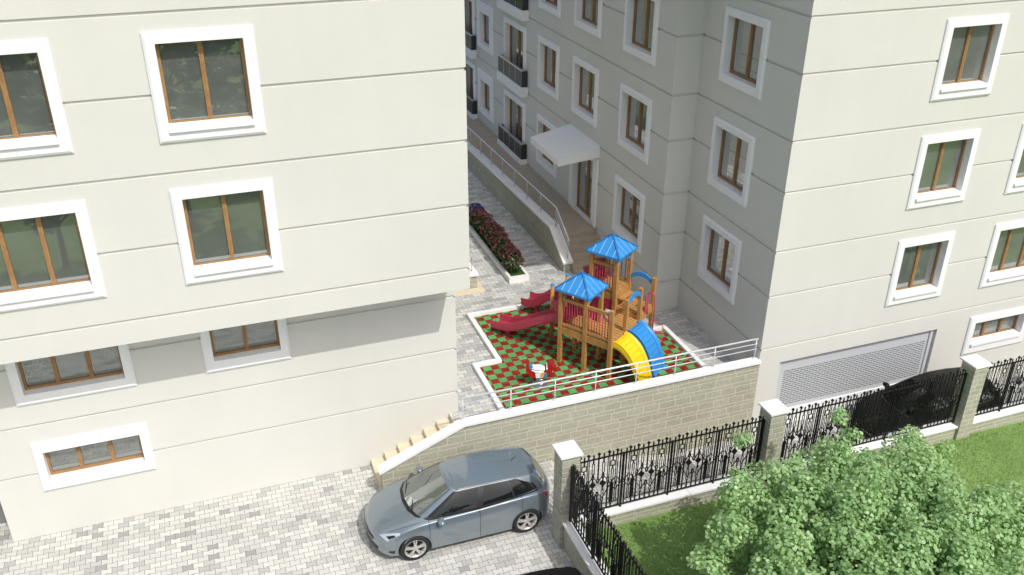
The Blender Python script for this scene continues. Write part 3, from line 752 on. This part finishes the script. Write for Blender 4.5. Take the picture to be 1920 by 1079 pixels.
def arch(a, b, z, rise, hh=.13):
    P, Q = N(*a, z), N(*b, z); n = 12; top = []; bot = []
    side = (Q - P).cross(Vector((0, 0, 1))).normalized() * .022
    rows = [[], [], [], []]
    for k in range(n + 1):
        f = k / n; p = P.lerp(Q, f); e = rise * (1 - (2 * f - 1) ** 2)
        u_ = p + Vector((0, 0, e + hh / 2)); l_ = p + Vector((0, 0, e - hh / 2))
        rows[0].append(u_ - side); rows[1].append(u_ + side); rows[2].append(l_ + side); rows[3].append(l_ - side)
    g = MB(); g.grid(rows + [rows[0]], False); g.face([r[0] for r in rows]); g.face([r[-1] for r in rows]); g.build('arch', M['blue'], PT)
e_ = .05
arch((1, 0 + e_), (1, 1 - e_), 3.10, .20); arch((1, 2 + e_), (1, 3 - e_), 3.66, .20); arch((2.03, 1 + e_), (2.03, 2 - e_), 3.06, .18); arch((1 + e_, 3), (2 - e_, 3), 3.08, .17)
def sweep(name, path, cross, sidev, mat, parent, closed=True):
    g = MB(); rows = []; sv = Vector((sidev.x, sidev.y, 0)); m = len(path)
    for i, p in enumerate(path):
        d = (path[min(i + 1, m - 1)] - path[max(i - 1, 0)]).normalized(); nn = sv.cross(d)
        if nn.z < 0: nn = -nn
        rows.append([p + sv * a + nn * b for a, b in cross])
    g.grid(rows, False, closed); g.face(rows[0]); g.face(rows[-1]); return g.build(name, mat, parent)
def smooth_path(pts, n=26):
    out = []; m = len(pts)
    for k in range(n + 1):
        t_ = k / n * (m - 1); i = min(int(t_), m - 2); f = t_ - i
        P = [pts[max(i - 1, 0)], pts[i], pts[i + 1], pts[min(i + 2, m - 1)]]
        out.append(tuple(.5 * (2 * P[1][q] + (P[2][q] - P[0][q]) * f + (2 * P[0][q] - 5 * P[1][q] + 4 * P[2][q] - P[3][q]) * f * f + (3 * P[1][q] - P[0][q] - 3 * P[2][q] + P[3][q]) * f ** 3) for q in (0, 1)))
    return out
U3 = Vector((gu.x, gu.y, 0))
def chute(name, i, j, sz, wd, hh, mat, sgn, lip=.03):
    base = N(i, j, 0); path = [base + U3 * (sgn * a) + Vector((0, 0, z)) for a, z in smooth_path(sz)]
    w = wd / 2
    cross = [(-w, hh), (-w + lip, hh), (-w + lip + .04, .03), (-w + .1, 0), (w - .1, 0), (w - lip - .04, .03), (w - lip, hh), (w, hh), (w, -.02), (w - .03, -.05), (-w + .03, -.05), (-w, -.02)]
    return sweep(name, path, cross, gv, mat, PT), path
s1, p1 = chute('slide', 0, .5, [(0, 2.31), (.25, 2.28), (.7, 2.05), (1.2, 1.75), (1.65, 1.49), (2.0, 1.36), (2.3, 1.33), (2.5, 1.30)], .52, .20, M['red'], -1)
s2, p2 = chute('slide', 0, 2.5, [(0, 2.88), (.25, 2.86), (.6, 2.62), (.95, 2.20), (1.3, 1.93), (1.6, 1.80), (1.9, 1.55), (2.2, 1.42), (2.5, 1.40)], .52, .20, M['red'], -1)
for j, a, z in ((.5, 2.05, 1.36), (2.5, 2.1, 1.44)):
    g = MB(); q = N(0, j, 0) - U3 * a
    g.tube([(q.x, q.y, 1.09), (q.x, q.y, 1.2), (q.x, q.y, z)], [.13, .09, .1], 10); g.build('slide_support', M['red'], PT)
for j, mt, rb in ((.5, 'yellow', 'yellow'), (1.5, 'blue', 'bluedk')):
    zd = 2.245
    so_, pp = chute('wave_slide', 2.06, j, [(0, zd), (.12, zd - .005), (.30, zd - .09), (.48, zd - .25), (.62, zd - .47), (.73, zd - .72), (.80, zd - .95), (.86, zd - 1.12), (.96, zd - 1.18)], .66, .06, M[mt], 1, .045)
    so_['label'] = mt + ' curved slide'
    g = MB()
    for k in range(2, 26, 2):
        p = pp[k]; d = (pp[min(k + 1, 26)] - pp[k - 1]).normalized(); sv = Vector((gv.x, gv.y, 0)); nn = sv.cross(d); nn = -nn if nn.z < 0 else nn
        g.bar(p - sv * .245 + nn * .004, p + sv * .245 + nn * .004, .016, .014, nn)
    g.build('rib', simple('rib_' + mt, (.62, .40, .01) if mt == 'yellow' else (.02, .17, .44), .4), so_)
    # side skirt
    g = MB()
    for sd in (-1, 1):
        sv = Vector((gv.x, gv.y, 0)) * sd
        rows = [[p + sv * .331 + Vector((0, 0, .0)) for p in pp], [p + sv * .345 - Vector((0, 0, .07)) for p in pp], [p + sv * .331 - Vector((0, 0, .14)) for p in pp]]
        g.grid(rows, True)
    g.build('side_flange', M['yellow' if mt == 'yellow' else 'bluedk'], so_)
# spiral climber
g = MB(); q0 = N(2.04, 2.5, 0); q1 = N(2.32, 2.5, 0)
pts = [(q0.x, q0.y, 2.3), (q0.x, q0.y, 2.85)] + [tuple((q0 + q1) / 2 + (q1 - q0) / 2 * -math.cos(a) + Vector((0, 0, 2.85 + .16 * math.sin(a)))) for a in [math.pi * k / 8 for k in range(1, 8)]] + [(q1.x, q1.y, 2.85), (q1.x, q1.y, 1.09)]
g.tube(pts, .018, 8); co_ = g.build('climbing_pole', M['pink'], PT)
g = MB(); sp = []
for k in range(50):
    a = k / 49 * 5.0 * math.pi; rr = .19; sp.append((q1.x + .1 + rr * math.cos(a) * 1., q1.y - .02 + rr * math.sin(a), 1.35 + .75 * k / 49))
g.tube(sp, .013, 6); g.build('spiral_rung', M['pink'], co_)
g = MB(); g.bar(N(2.04, 2.42, 2.35), N(2.04, 2.42, 2.92), .12, .02); g.build('grip_plate', M['pink'], co_)

# ------------------------------------------------------------------ spring rider horse
hx0, hy0 = 7.72, 19.06
SR = thing('spring_rider', 'small red spring rider horse with white saddle on the rubber tiles', 'spring rider', (hx0, hy0, 1.1))
g = MB(); cp = [(hx0 + .10 * math.cos(a), hy0 + .10 * math.sin(a), 1.13 + .3 * k / 47) for k, a in ((k, k / 47 * 9 * math.pi) for k in range(48))]; g.tube(cp, .018, 6); g.box(hx0 - .17, hx0 + .17, hy0 - .17, hy0 + .17, 1.10, 1.13); g.build('spring', M['steel'], SR)
hd = Vector((.93, -.36, 0)); hn = Vector((.36, .93, 0))
def hp(a, b, d): q = .82; p = Vector((hx0, hy0, 1.1)) + hd * a * .98 + hn * d * q; return (p.x, p.y, p.z + b * .78 + .03)
g = MB()
prof_h = [(-.28, .36), (-.34, .50), (-.40, .58), (-.39, .74), (-.33, .80), (-.30, .70), (-.24, .60), (-.1, .56), (.08, .56), (.16, .68), (.22, .84), (.25, .93), (.29, .86), (.36, .78), (.44, .68), (.42, .61), (.35, .62), (.31, .64), (.32, .52), (.30, .40), (.20, .33), (-.15, .32)]
for d0, d1 in ((-.13, -.09), (.09, .13)): g.prism([(a, b) for a, b in prof_h], hp, d0, d1)
g.prism([(.12, .50), (.16, .68), (.22, .84), (.25, .93), (.29, .86), (.36, .78), (.44, .68), (.42, .61), (.33, .62), (.30, .45)], hp, -.089, .089)
g.prism([(-.28, .42), (-.36, .56), (-.39, .74), (-.33, .80), (-.27, .62), (-.22, .5)], hp, -.05, .05); g.build('body', M['hred'], SR)
g = MB(); rows = []
for k in range(9):
    f = k / 8; rows.append([hp(-.24 + .36 * f, .62 + .05 * math.sin(math.pi * f) + .05 * math.sin(math.pi * q / 8) + .06 * (f < .15), .17 * math.cos(math.pi * q / 8) * (.75 + .3 * math.sin(math.pi * f))) for q in range(9)])
g.grid(rows); g.grid([[Vector(p) - Vector((0, 0, .07)) for p in r] for r in rows]); g.build('saddle', M['hwhite'], SR)
g = MB(); g.prism([(-.12, .33), (.06, .33), (.10, .55), (-.14, .55)], hp, -.152, -.131); g.build('side_panel', M['hwhite'], SR)
g = MB(); g.prism([(.0, .38), (.08, .36), (.12, .54), (.04, .58)], hp, -.168, -.153); g.build('side_panel', M['hyel'], SR, label='yellow side panel')
g = MB(); g.prism([(.09, .32), (.17, .36), (.19, .52), (.13, .58), (.10, .46)], hp, -.175, -.14); g.prism([(-.3, .62), (-.18, .66), (-.2, .74), (-.3, .72)], hp, -.12, .12); g.build('side_panel', M['hblue'], SR, label='blue side panel')
g = MB(); g.tube([hp(.17, .72, -.2), hp(.17, .72, .2)], .018, 8); g.build('handle_bar', M['hwhite'], SR)

# ------------------------------------------------------------------ planter and flowering shrubs
PL_ = thing('planter', 'long white kerbed flower bed in the courtyard', 'planter', (9.27, 28, T))
g = MB()
x0, x1, y0, y1 = 8.93, 9.62, 24.88, 30.1
for a, b, c_, d in ((x0, x0 + .09, y0, y1), (x1 - .09, x1, y0, y1), (x0 + .09, x1 - .09, y0, y0 + .1), (x0 + .09, x1 - .09, y1 - .1, y1)): g.box(a, b, c_, d, 1.06, 1.28)
g.build('kerb', M['cap'], PL_)
g = MB(); g.face([(x0 + .08, y0 + .08, 1.24), (x1 - .08, y0 + .08, 1.24), (x1 - .08, y1 - .08, 1.24), (x0 + .08, y1 - .08, 1.24)]); g.build('soil', M['soil'], PL_)
def leafcloud(mb, c, rad, n, size, rnd, shell=.55, flat=.0, elong=1.4):
    for _ in range(n):
        while True:
            p = Vector((rnd.uniform(-1, 1), rnd.uniform(-1, 1), rnd.uniform(-1, 1)))
            if shell < p.length < 1: break
        q = Vector(c) + Vector((p.x * rad[0], p.y * rad[1], p.z * rad[2]))
        nn = (p.normalized() + Vector((rnd.gauss(0, .55), rnd.gauss(0, .55), rnd.gauss(0, .55) + flat))).normalized()
        a = nn.cross(Vector((rnd.gauss(0, 1), rnd.gauss(0, 1), rnd.gauss(0, 1)))).normalized(); b = nn.cross(a)
        s = size * rnd.uniform(.6, 1.25); L_ = s * elong
        mb.face([q - a * L_ * .5, q - a * L_ * .12 - b * s * .42, q + a * L_ * .28 - b * s * .40, q + a * L_ * .52, q + a * L_ * .28 + b * s * .40, q - a * L_ * .12 + b * s * .42])
shrub_lab = ['pink flowering shrub at the near end of the white kerbed bed', 'second pink flowering shrub from the near end of the bed', 'third dark pink flowering shrub from the near end of the bed', 'fourth dark pink flowering shrub along the kerbed bed', 'fifth dark pink flowering shrub along the kerbed bed', 'sixth crimson flowering shrub along the kerbed bed', 'seventh crimson flowering shrub along the kerbed bed', 'eighth crimson flowering shrub by the corner of the left block', 'purple flowering shrub at the far end of the bed by the left block']
for k in range(9):
    rr = random.Random(100 + k); cx, cy = 9.27 + rr.uniform(-.04, .04), 25.42 + .50 * k; hh = rr.uniform(.62, .80)
    t = thing('flowering_shrub', shrub_lab[k], 'shrub', (cx, cy, 1.25), 'flowering shrubs in the courtyard bed')
    g = MB()
    for _ in range(7): g.tube([(cx, cy, 1.22), (cx + rr.gauss(0, .1), cy + rr.gauss(0, .1), 1.22 + hh * .8)], [.012, .005], 5)
    g.build('stem', M['bark'], t)
    g = MB(); leafcloud(g, (cx, cy, 1.24 + hh * .48), (.34, .36, hh * .52), 900, .055, rr, .25); g.build('foliage', M['leaf2'], t)
    g = MB()
    for _ in range(60):
        a, e = rr.uniform(0, 6.28), rr.uniform(-.05, 1.45); p = Vector((.35 * math.cos(a) * math.cos(e), .37 * math.sin(a) * math.cos(e), hh * .55 * math.sin(e)))
        leafcloud(g, (cx + p.x, cy + p.y, 1.26 + hh * .48 + p.z), (.04, .04, .035), 8, .045, rr, .1)
    g.build('flowers', M['petal2' if k == 8 else 'petal'], t)

# ------------------------------------------------------------------ trees
def tree(loc, rad, hc, trunk_h, n_cl, per, size, label, seed, mat, group=None, cr=.20, upb=.55):
    rr = random.Random(seed); x, y, z = loc
    t = thing('tree', label, 'tree', loc, group)
    g = MB(); lean = Vector((rr.uniform(-.1, .1), rr.uniform(-.1, .1), 0))
    top = Vector((x, y, z + trunk_h)) + lean
    g.tube([(x, y, z - .1), (x + .02, y, z + .15), tuple(Vector((x, y, z + trunk_h * .5)) + lean * .4), tuple(top)], [.16, .11, .09, .07], 9)
    tr = g.build('trunk', M['bark'], t)
    br = MB(); lf = MB(); C0 = Vector((x, y, z + hc))
    for c in range(n_cl):
        zf = 1 - 1.62 * (c + .5) / n_cl; an = c * 2.39996; rf = math.sqrt(max(0, 1 - zf * zf))
        p = Vector((rf * math.cos(an), rf * math.sin(an), zf)) * (rr.uniform(.80, 1.04) if c % 3 else rr.uniform(.45, .75))
        q = C0 + Vector((p.x * rad[0], p.y * rad[1], p.z * rad[2]))
        mid = top.lerp(q, .5) + Vector((rr.gauss(0, .12), rr.gauss(0, .12), -.15 + rr.gauss(0, .08)))
        br.tube([tuple(top + Vector((0, 0, -rr.uniform(0, .5)))), tuple(mid), tuple(q)], [.04, .024, .008], 5)
        r_ = rr.uniform(.7, 1.25) * rad[0] * cr
        k = int(per * (r_ / (rad[0] * cr)) ** 2)
        leafcloud(lf, q, (r_, r_, r_ * .72), k, size, rr, .3, upb, 1.0)
        for _ in range(2):
            q2 = q + Vector((rr.gauss(0, r_ * .75), rr.gauss(0, r_ * .75), rr.gauss(0, r_ * .5)))
            leafcloud(lf, q2, (r_ * .5, r_ * .5, r_ * .4), k // 5, size, rr, .2, upb, 1.0)
            br.tube([tuple(q), tuple(q2)], [.009, .004], 4)
    lf.build('crown', mat, t); br.build('limbs', M['bark'], t)
    return t
tree((10.95, 9.75, .33), (3.35, 2.75, 1.25), 2.05, 1.0, 118, 600, .074, 'leafy light green tree on the lawn at the lower right', 4, M['leaf'], None, .145, .6)
T0 = tree((-6, -9, 0), (2.6, 2.6, 2.2), 3.6, 2.0, 34, 90, .24, 'broad green garden tree on the lawn in front of the left block', 8, M['leaf3'], 'garden trees reflected in the windows')
spots = [(-.6, -1.8), (3.6, .3), (-5, 1.5), (-1, -13), (3, -7.5), (5.5, -14), (-10, -15), (-3, -19), (1.5, -21), (7, -22), (-8, -25), (12, -8), (20, -6), (26, -12), (15, -15), (33, -9)]
for k, (a, b) in enumerate(spots): dup(T0, (a, b, 0), k * 1.3, scale=(.9 + .05 * (k % 4),) * 3)

# ------------------------------------------------------------------ cars
def interp(tab, x):
    """monotone-ish catmull on (x, v...) rows"""
    if x <= tab[0][0]: return tab[0][1:]
    if x >= tab[-1][0]: return tab[-1][1:]
    i = max(k for k in range(len(tab) - 1) if tab[k][0] <= x); a, b = tab[i], tab[i + 1]; h = b[0] - a[0]; f = (x - a[0]) / h; out = []
    for q in range(1, len(a)):
        def sl(k):
            if k <= 0 or k >= len(tab) - 1: 
                k2 = min(max(k, 0), len(tab) - 2) if k <= 0 else len(tab) - 2
                return (tab[k2 + 1][q] - tab[k2][q]) / (tab[k2 + 1][0] - tab[k2][0])
            s0 = (tab[k][q] - tab[k - 1][q]) / (tab[k][0] - tab[k - 1][0]); s1_ = (tab[k + 1][q] - tab[k][q]) / (tab[k + 1][0] - tab[k][0])
            return 0 if s0 * s1_ <= 0 else 2 * s0 * s1_ / (s0 + s1_)
        m0, m1 = sl(i) * h, sl(i + 1) * h; f2, f3 = f * f, f ** 3
        out.append((2 * f3 - 3 * f2 + 1) * a[q] + (f3 - 2 * f2 + f) * m0 + (-2 * f3 + 3 * f2) * b[q] + (f3 - f2) * m1)
    return out
CT = [  # x, half width, bottom z, shoulder z, centre z
    (0.00, .80, .27, .58, .62), (.06, .815, .22, .655, .71), (.20, .835, .19, .725, .80), (.50, .86, .175, .815, .905), (.90, .885, .17, .90, 1.0), (1.25, .895, .17, .955, 1.05),
    (1.8, .90, .17, .985, 1.05), (2.6, .905, .17, 1.015, 1.06), (3.3, .905, .175, 1.05, 1.08), (3.8, .895, .19, 1.06, 1.09), (4.15, .87, .22, 1.045, 1.075), (4.36, .835, .26, 1.0, 1.03), (4.45, .80, .31, .86, .88)]
CL = 4.45
def mx(x):
    return 1.005 - (1.005 - x) * .885 if x < 1.005 else (3.625 + (x - 3.625) * .93 if x > 3.625 else x)
def bend(x, y):
    return bend0(x, y) + mx(x) - x
def bend0(x, y):
    fr = max(0, 1 - x / 1.1) ** 2; bk = max(0, 1 - (CL - x) / .7) ** 2
    return .30 * fr * (abs(y) / .8) ** 2.4 - .22 * bk * (abs(y) / .8) ** 2.4
def csec(x):
    w, zb, zs, zc = interp(CT, x)
    K = [(0, zb), (w * .8, zb), (w - .05, zb + .03), (w - .015, zb + .15), (w - .002, zb + (zs - zb) * .45), (w - .006, zb + (zs - zb) * .72), (w - .035, zs - .05), (w - .075, zs - .005), (w - .20, zs + (zc - zs) * .45), (w * .45, zs + (zc - zs) * .85), (0, zc)]
    out = []
    for i in range(len(K) - 1):
        P = [K[max(i - 1, 0)], K[i], K[i + 1], K[min(i + 2, len(K) - 1)]]
        for s_ in range(4):
            f = s_ / 4
            if i in (0, 1): out.append((P[1][0] + (P[2][0] - P[1][0]) * f, P[1][1] + (P[2][1] - P[1][1]) * f)); continue
            out.append(tuple(.5 * (2 * P[1][q] + (P[2][q] - P[0][q]) * f + (2 * P[0][q] - 5 * P[1][q] + 4 * P[2][q] - P[3][q]) * f * f + (3 * P[1][q] - P[0][q] - 3 * P[2][q] + P[3][q]) * f ** 3) for q in (0, 1)))
    out.append(K[-1]); return out
def bpt(x, k, side=-1, off=0.):
    """surface point at station x, section parameter k (0..40)"""
    c = csec(x); i = min(int(k), len(c) - 2); f = k - i
    y = c[i][0] + (c[i + 1][0] - c[i][0]) * f; z = c[i][1] + (c[i + 1][1] - c[i][1]) * f
    p = Vector((x + bend(x, y), side * y, z))
    if off:
        e = .02; q = [Vector((x_ + bend(x_, yy), side * yy, zz_)) for x_, yy, zz_ in ((x + e, *csec(x + e)[i]), (x, *c[i]), (x, *c[i + 1]))]
        n = (q[0] - q[1]).cross(q[2] - q[1]).normalized()
        cen = Vector((x, 0, .5)); n = n if n.dot(p - cen) > 0 else -n
        p = p + n * off
    return p
def patch(mb, x0, x1, k0, k1, side, off, nx=8, nk=6, shape=None):
    rows = []
    for a in range(nx + 1):
        r = []
        for b in range(nk + 1):
            f, h = a / nx, b / nk
            ka, kb = (k0, k1) if shape is None else shape(f)
            r.append(bpt(x0 + (x1 - x0) * f, ka + (kb - ka) * h, side, off))
        rows.append(r)
    mb.grid(rows)
def make_car(name, label, loc, pm, wsm='shield', rwm='carglass'):
    t = thing(name, label, 'car', (0, 0, 0), 'parked cars')
    # body, closed and cut for the wheels
    xs = [0, .015, .03, .06, .1, .15] + [.2 + .05 * k for k in range(83)] + [4.36, 4.39, 4.42, 4.44, 4.45]
    g = MB(); rows = []
    for x in xs:
        c = csec(x); r = [(x + bend(x, y), -y, z) for y, z in c] + [(x + bend(x, y), y, z) for y, z in c[-2:0:-1]]
        rows.append(r)
    g.grid(rows, True, True)
    for r, sgn, e in ((rows[0], -1, 0), (rows[-1], 1, 1)):
        n = len(r); half = 40
        lines = []
        for k in range(1, half):
            a = Vector(r[k]); b = Vector(r[n - k]); lines.append([a.lerp(b, q / 10) for q in range(11)])
        out = []
        for L_ in lines:
            out.append([Vector((bend(0 if e == 0 else CL, p.y) + (0 if e == 0 else CL), p.y, p.z)) for p in L_])
        g.grid([[Vector(r[0])] * 11] + out + [[Vector(r[half])] * 11])
    body = g.build('body', pm, t, weld=True)
    me = body.data
    b = bmesh.new(); b.from_mesh(me); bmesh.ops.dissolve_degenerate(b, dist=1e-4, edges=b.edges); bmesh.ops.recalc_face_normals(b, faces=b.faces); b.to_mesh(me); b.free()
    cut = MB()
    for wx in (1.005, 3.625):
        for sd in (-1, 1):
            cut.lathe([(0, sd * .58), (.375, sd * .58), (.375, sd * 1.05), (0, sd * 1.05)], (wx, 0, .35), 40, 'y', False)
    cu = cut.build('cutter', pm, None, weld=True)
    md = body.modifiers.new('b', 'BOOLEAN'); md.operation = 'DIFFERENCE'; md.solver = 'EXACT'; md.object = cu
    dg = bpy.context.evaluated_depsgraph_get(); nm = bpy.data.meshes.new_from_object(body.evaluated_get(dg))
    body.modifiers.clear()
    if len(nm.polygons) > 500: body.data = nm
    bpy.data.objects.remove(cu)
    # greenhouse ring
    BT = [((.99, 0, 1.045), (1.93, 0, 1.475)), ((1.03, .36, 1.04), (1.94, .26, 1.47)), ((1.14, .60, 1.015), (1.97, .44, 1.452)), ((1.25, .72, .985), (2.04, .505, 1.437)),
          ((1.38, .785, .98), (2.14, .535, 1.437)), ((2.46, .825, 1.015), (2.58, .565, 1.457)), ((2.56, .825, 1.02), (2.68, .565, 1.457)), ((3.33, .81, 1.055), (3.25, .56, 1.432)),
          ((3.80, .775, 1.065), (3.52, .54, 1.412)), ((4.08, .68, 1.06), (3.86, .50, 1.400)), ((4.23, .46, 1.05), (3.98, .40, 1.404)), ((4.29, 0, 1.05), (4.04, 0, 1.415))]
    def gp(i, tt, side, off=0.):
        k = min(int(i), len(BT) - 2); f = i - k
        a = Vector(BT[k][0]).lerp(Vector(BT[k + 1][0]), f); c = Vector(BT[k][1]).lerp(Vector(BT[k + 1][1]), f)
        if i < 2: # windscreen plan curve
            pass
        p = a.lerp(c, tt); bu = .035 * 4 * tt * (1 - tt) * .6
        nrm = Vector((p.x - (2.75 if i > 3.5 else 3.2), p.y * 3.2, 1.0 if i < 3.2 or i > 8.5 else .25)).normalized() if i < 3.2 or i > 8.5 else Vector((0, .95, .3))
        p = p + nrm * (bu + off); return Vector((p.x, p.y * side, p.z))
    def gpatch(mb, i0, i1, t0, t1, side, off, ni=6, nt=5, tf=None):
        rows = []
        for a in range(ni + 1):
            ii = i0 + (i1 - i0) * a / ni; ta, tb = (t0, t1) if tf is None else tf(a / ni)
            rows.append([gp(ii, ta + (tb - ta) * b / nt, side, off) for b in range(nt + 1)])
        mb.grid(rows)
    g = MB()
    for sd in (-1, 1): gpatch(g, 0, 11, -.05, 1, sd, -.004, 66, 6)
    rows = []
    for k in range(67):
        ii = k / 66 * 11; p = gp(ii, 1, 1, -.004); fr = min(1, ii / 3.5, (11 - ii) / 2.0)
        rows.append([Vector((p.x, p.y * (1 - 2 * q / 10), p.z + .045 * max(fr, .12) * (1 - (1 - 2 * q / 10) ** 2))) for q in range(11)])
    g.grid(rows); g.build('cabin', pm, t)
    g = MB()
    for sd in (-1, 1): gpatch(g, 0, 2.35, .0, .965, sd, .004, 12, 8)
    g.build('windscreen', M[wsm], t)
    g = MB()
    for sd in (-1, 1): gpatch(g, 0, 2.5, -.045, .03, sd, .008, 12, 2)
    for yy in (-.45, .12): g.bar((1.06, yy, 1.07), (1.20, yy + .40, 1.135), .018, .02)
    g.build('wiper', M['trim'], t)
    for sd in (-1, 1):
        g = MB(); gpatch(g, 3.15, 8.55, .055, .93, sd, .002, 30, 4, lambda f: (.06 + .10 * max(0, f - .75) * 4 * .6, .93 if f < .85 else .93 - (f - .85) * 3.2)); g.build('window_trim', M['trim'], t)
        for i0, i1 in ((3.25, 4.97), (6.03, 7.0), (7.08, 8.25)):
            g = MB(); fa = lambda q: (q - 3.15) / 5.4
            gpatch(g, i0, i1, 0, 1, sd, .006, 8, 4, lambda f, i0=i0, i1=i1: (.09 + .24 * max(0, fa(i0 + (i1 - i0) * f) - .75), .90 if fa(i0 + (i1 - i0) * f) < .85 else .90 - (fa(i0 + (i1 - i0) * f) - .85) * 3.3)); g.build('side_window', M['carglass'], t)
        g = MB(); gpatch(g, 3.0, 8.5, -.05, .065, sd, .007, 30, 2); g.build('weather_strip', M['trim'], t)
        # roof channel
        g = MB(); gpatch(g, 3.2, 9.2, .972, 1.0, sd, .010, 30, 1); g.build('roof_channel', M['trim'], t)
        # lamps
        g = MB(); patch(g, .07, .58, 26, 30.5, sd, .007, 12, 6, lambda f: (26.2 - 2.0 * f, 33.2 - 5.2 * f - 1.5 * max(0, f - .8))); hl_ = g.build('headlight', M['lamp'], t)
        g = MB(); patch(g, .16, .40, 26, 30, sd, .011, 6, 4, lambda f: (26.6 - 1.4 * f, 30.4 - 2.6 * f)); g.build('reflector', M['trim'], hl_)
        g = MB(); patch(g, 4.06, 4.41, 22, 27, sd, .006, 8, 5, lambda f: (25.5 - 3.6 * f, 27.6 - .6 * f)); g.build('taillight', M['tail'], t)
        g = MB(); patch(g, .05, .30, 11.5, 14.5, sd, .008, 5, 4); g.build('fog_lamp', M['trim'], t)
        # seams and handles
        g = MB()
        for xx in (1.34, 2.50, 3.50): patch(g, xx, xx + .010, 10 if xx < 3.4 else 17, 29, sd, .0025, 1, 16)
        g.build('door_seam', M['trim'], t)
        g = MB(); patch(g, .34, 1.16, 29.6, 29.9, sd, .003, 14, 1, lambda f: (31.6 - 2.2 * f, 31.85 - 2.2 * f)); g.build('bonnet_seam', M['trim'], t)
        for xx in (2.22, 3.24):
            g = MB(); patch(g, xx, xx + .20, 23.4, 24.3, sd, .020, 5, 3); q = [bpt(xx, 23.8, sd, .0), bpt(xx + .2, 23.8, sd, .0)]; g.bar(q[0], q[1], .035, .02); g.build('door_handle', pm, t)
        g = MB(); patch(g, 1.36, 3.30, 4, 8.5, sd, .006, 20, 4); g.build('sill_trim', M['trim'], t)
        # mirror
        g = MB(); mx_, my = 1.62, sd * .95; rows = []
        for a in range(9):
            th = math.pi * a / 8; rows.append([(mx_ - .02 + .085 * math.sin(th) * math.cos(ph), my - .115 * math.cos(th), 1.0 + .065 * math.sin(th) * math.sin(ph)) for ph in [2 * math.pi * q / 12 for q in range(12)]])
        g.grid(rows, True, True); g.bar((1.62, sd * .80, .985), (1.63, sd * .92, 1.01), .07, .03); g.build('mirror', pm, t)
        # wheels
        for wx in (1.005, 3.625):
            yo = sd * .885; q = MB(); ib = -sd
            q.lathe([(.20, yo + ib * .21), (.305, yo + ib * .215), (.338, yo + ib * .18), (.345, yo + ib * .10), (.338, yo + ib * .03), (.31, yo + ib * .003), (.262, yo + ib * .004), (.242, yo + ib * .02), (.242, yo + ib * .10)], (wx, 0, .345), 40, 'y')
            wh = q.build('wheel', M['tyre'], t)
            q = MB(); q.lathe([(.244, yo + ib * .004), (.233, yo + ib * .004), (.215, yo + ib * .03), (.212, yo + ib * .12)], (wx, 0, .345), 40, 'y')
            for k in range(5):
                a = k * 2 * math.pi / 5 + .3
                for da in (-.13, .13):
                    A_ = Vector((wx + .05 * math.cos(a + da * 1.2), yo + ib * .022, .345 + .05 * math.sin(a + da * 1.2))); B_ = Vector((wx + .222 * math.cos(a + da), yo + ib * .016, .345 + .222 * math.sin(a + da)))
                    q.bar(A_, B_, .030, .03, (0, 1, 0))
            q.lathe([(0, yo + ib * .006), (.05, yo + ib * .008), (.065, yo + ib * .02), (.068, yo + ib * .05)], (wx, 0, .345), 20, 'y'); q.build('rim', M['rim'], wh)
            q = MB(); q.lathe([(0, yo + ib * .09), (.234, yo + ib * .09)], (wx, 0, .345), 30, 'y'); q.build('brake_disc', M['trim'], wh)
            q = MB(); ring = []
            for k in range(25):
                a = math.pi * k / 24 * 1.06 - .03 * math.pi
                ring.append(a)
            rows = []
            for rr_ in (.368, .392):
                rows.append([])
                for a in ring:
                    px, pz = wx + rr_ * math.cos(a), .35 + rr_ * math.sin(a)
                    yb = 0
                    c = csec(px); best = min(c, key=lambda e: (abs(e[1] - pz) + (0 if e[0] > .6 else 9))); yb = best[0]
                    rows[-1].append(Vector((px + bend(px, yb), sd * (yb + .004), pz)))
            q.grid(rows); q.build('wheel_arch', M['trim'] if False else pm, t)
    g = MB()
    for sd in (-1, 1): gpatch(g, 9.55, 11, .08, .90, sd, .004, 8, 5)
    g.build('rear_window', M[rwm], t)
    g = MB()
    for sd in (-1, 1): gpatch(g, 9.3, 11, .93, 1.04, sd, .012, 8, 2)
    g.build('spoiler', pm, t)
    def cap_patch(nm, y0, y1, z0, z1, m, off=.012, e=0):
        g = MB(); n = 12
        rows = [[Vector(((bend(0, y) - off) if e == 0 else (CL + bend(CL, y) + off), y, z0 + (z1 - z0) * q / 2)) for q in range(3)] for y in [y0 + (y1 - y0) * a / n for a in range(n + 1)]]
        g.grid(rows); g.build(nm, m, t)
    cap_patch('grille', -.42, .42, .47, .555, M['trim']); cap_patch('lower_intake', -.55, .55, .28, .37, M['trim']); cap_patch('grille_bar', -.36, .36, .505, .525, M['chrome'], .02)
    g = MB(); g.tube([(3.55, 0, 1.45), (3.66, 0, 1.57)], [.008, .004], 6); g.build('antenna', M['trim'], t)
    t.location = loc
    return t
car = make_car('hatchback_car', 'steel blue grey five door hatchback parked on the pavers beside the fence', (2.20, 15.88, .0), M['carblue'])
car2 = make_car('hatchback_car', 'black car behind the iron fence in front of the garage shutter', (15.85, 15.95, -.72), M['carblack'], 'darkglass')
car3 = dup(car2, (1.85, 11.92, 0), 0, 'black car roof just showing at the bottom edge beside the fence')
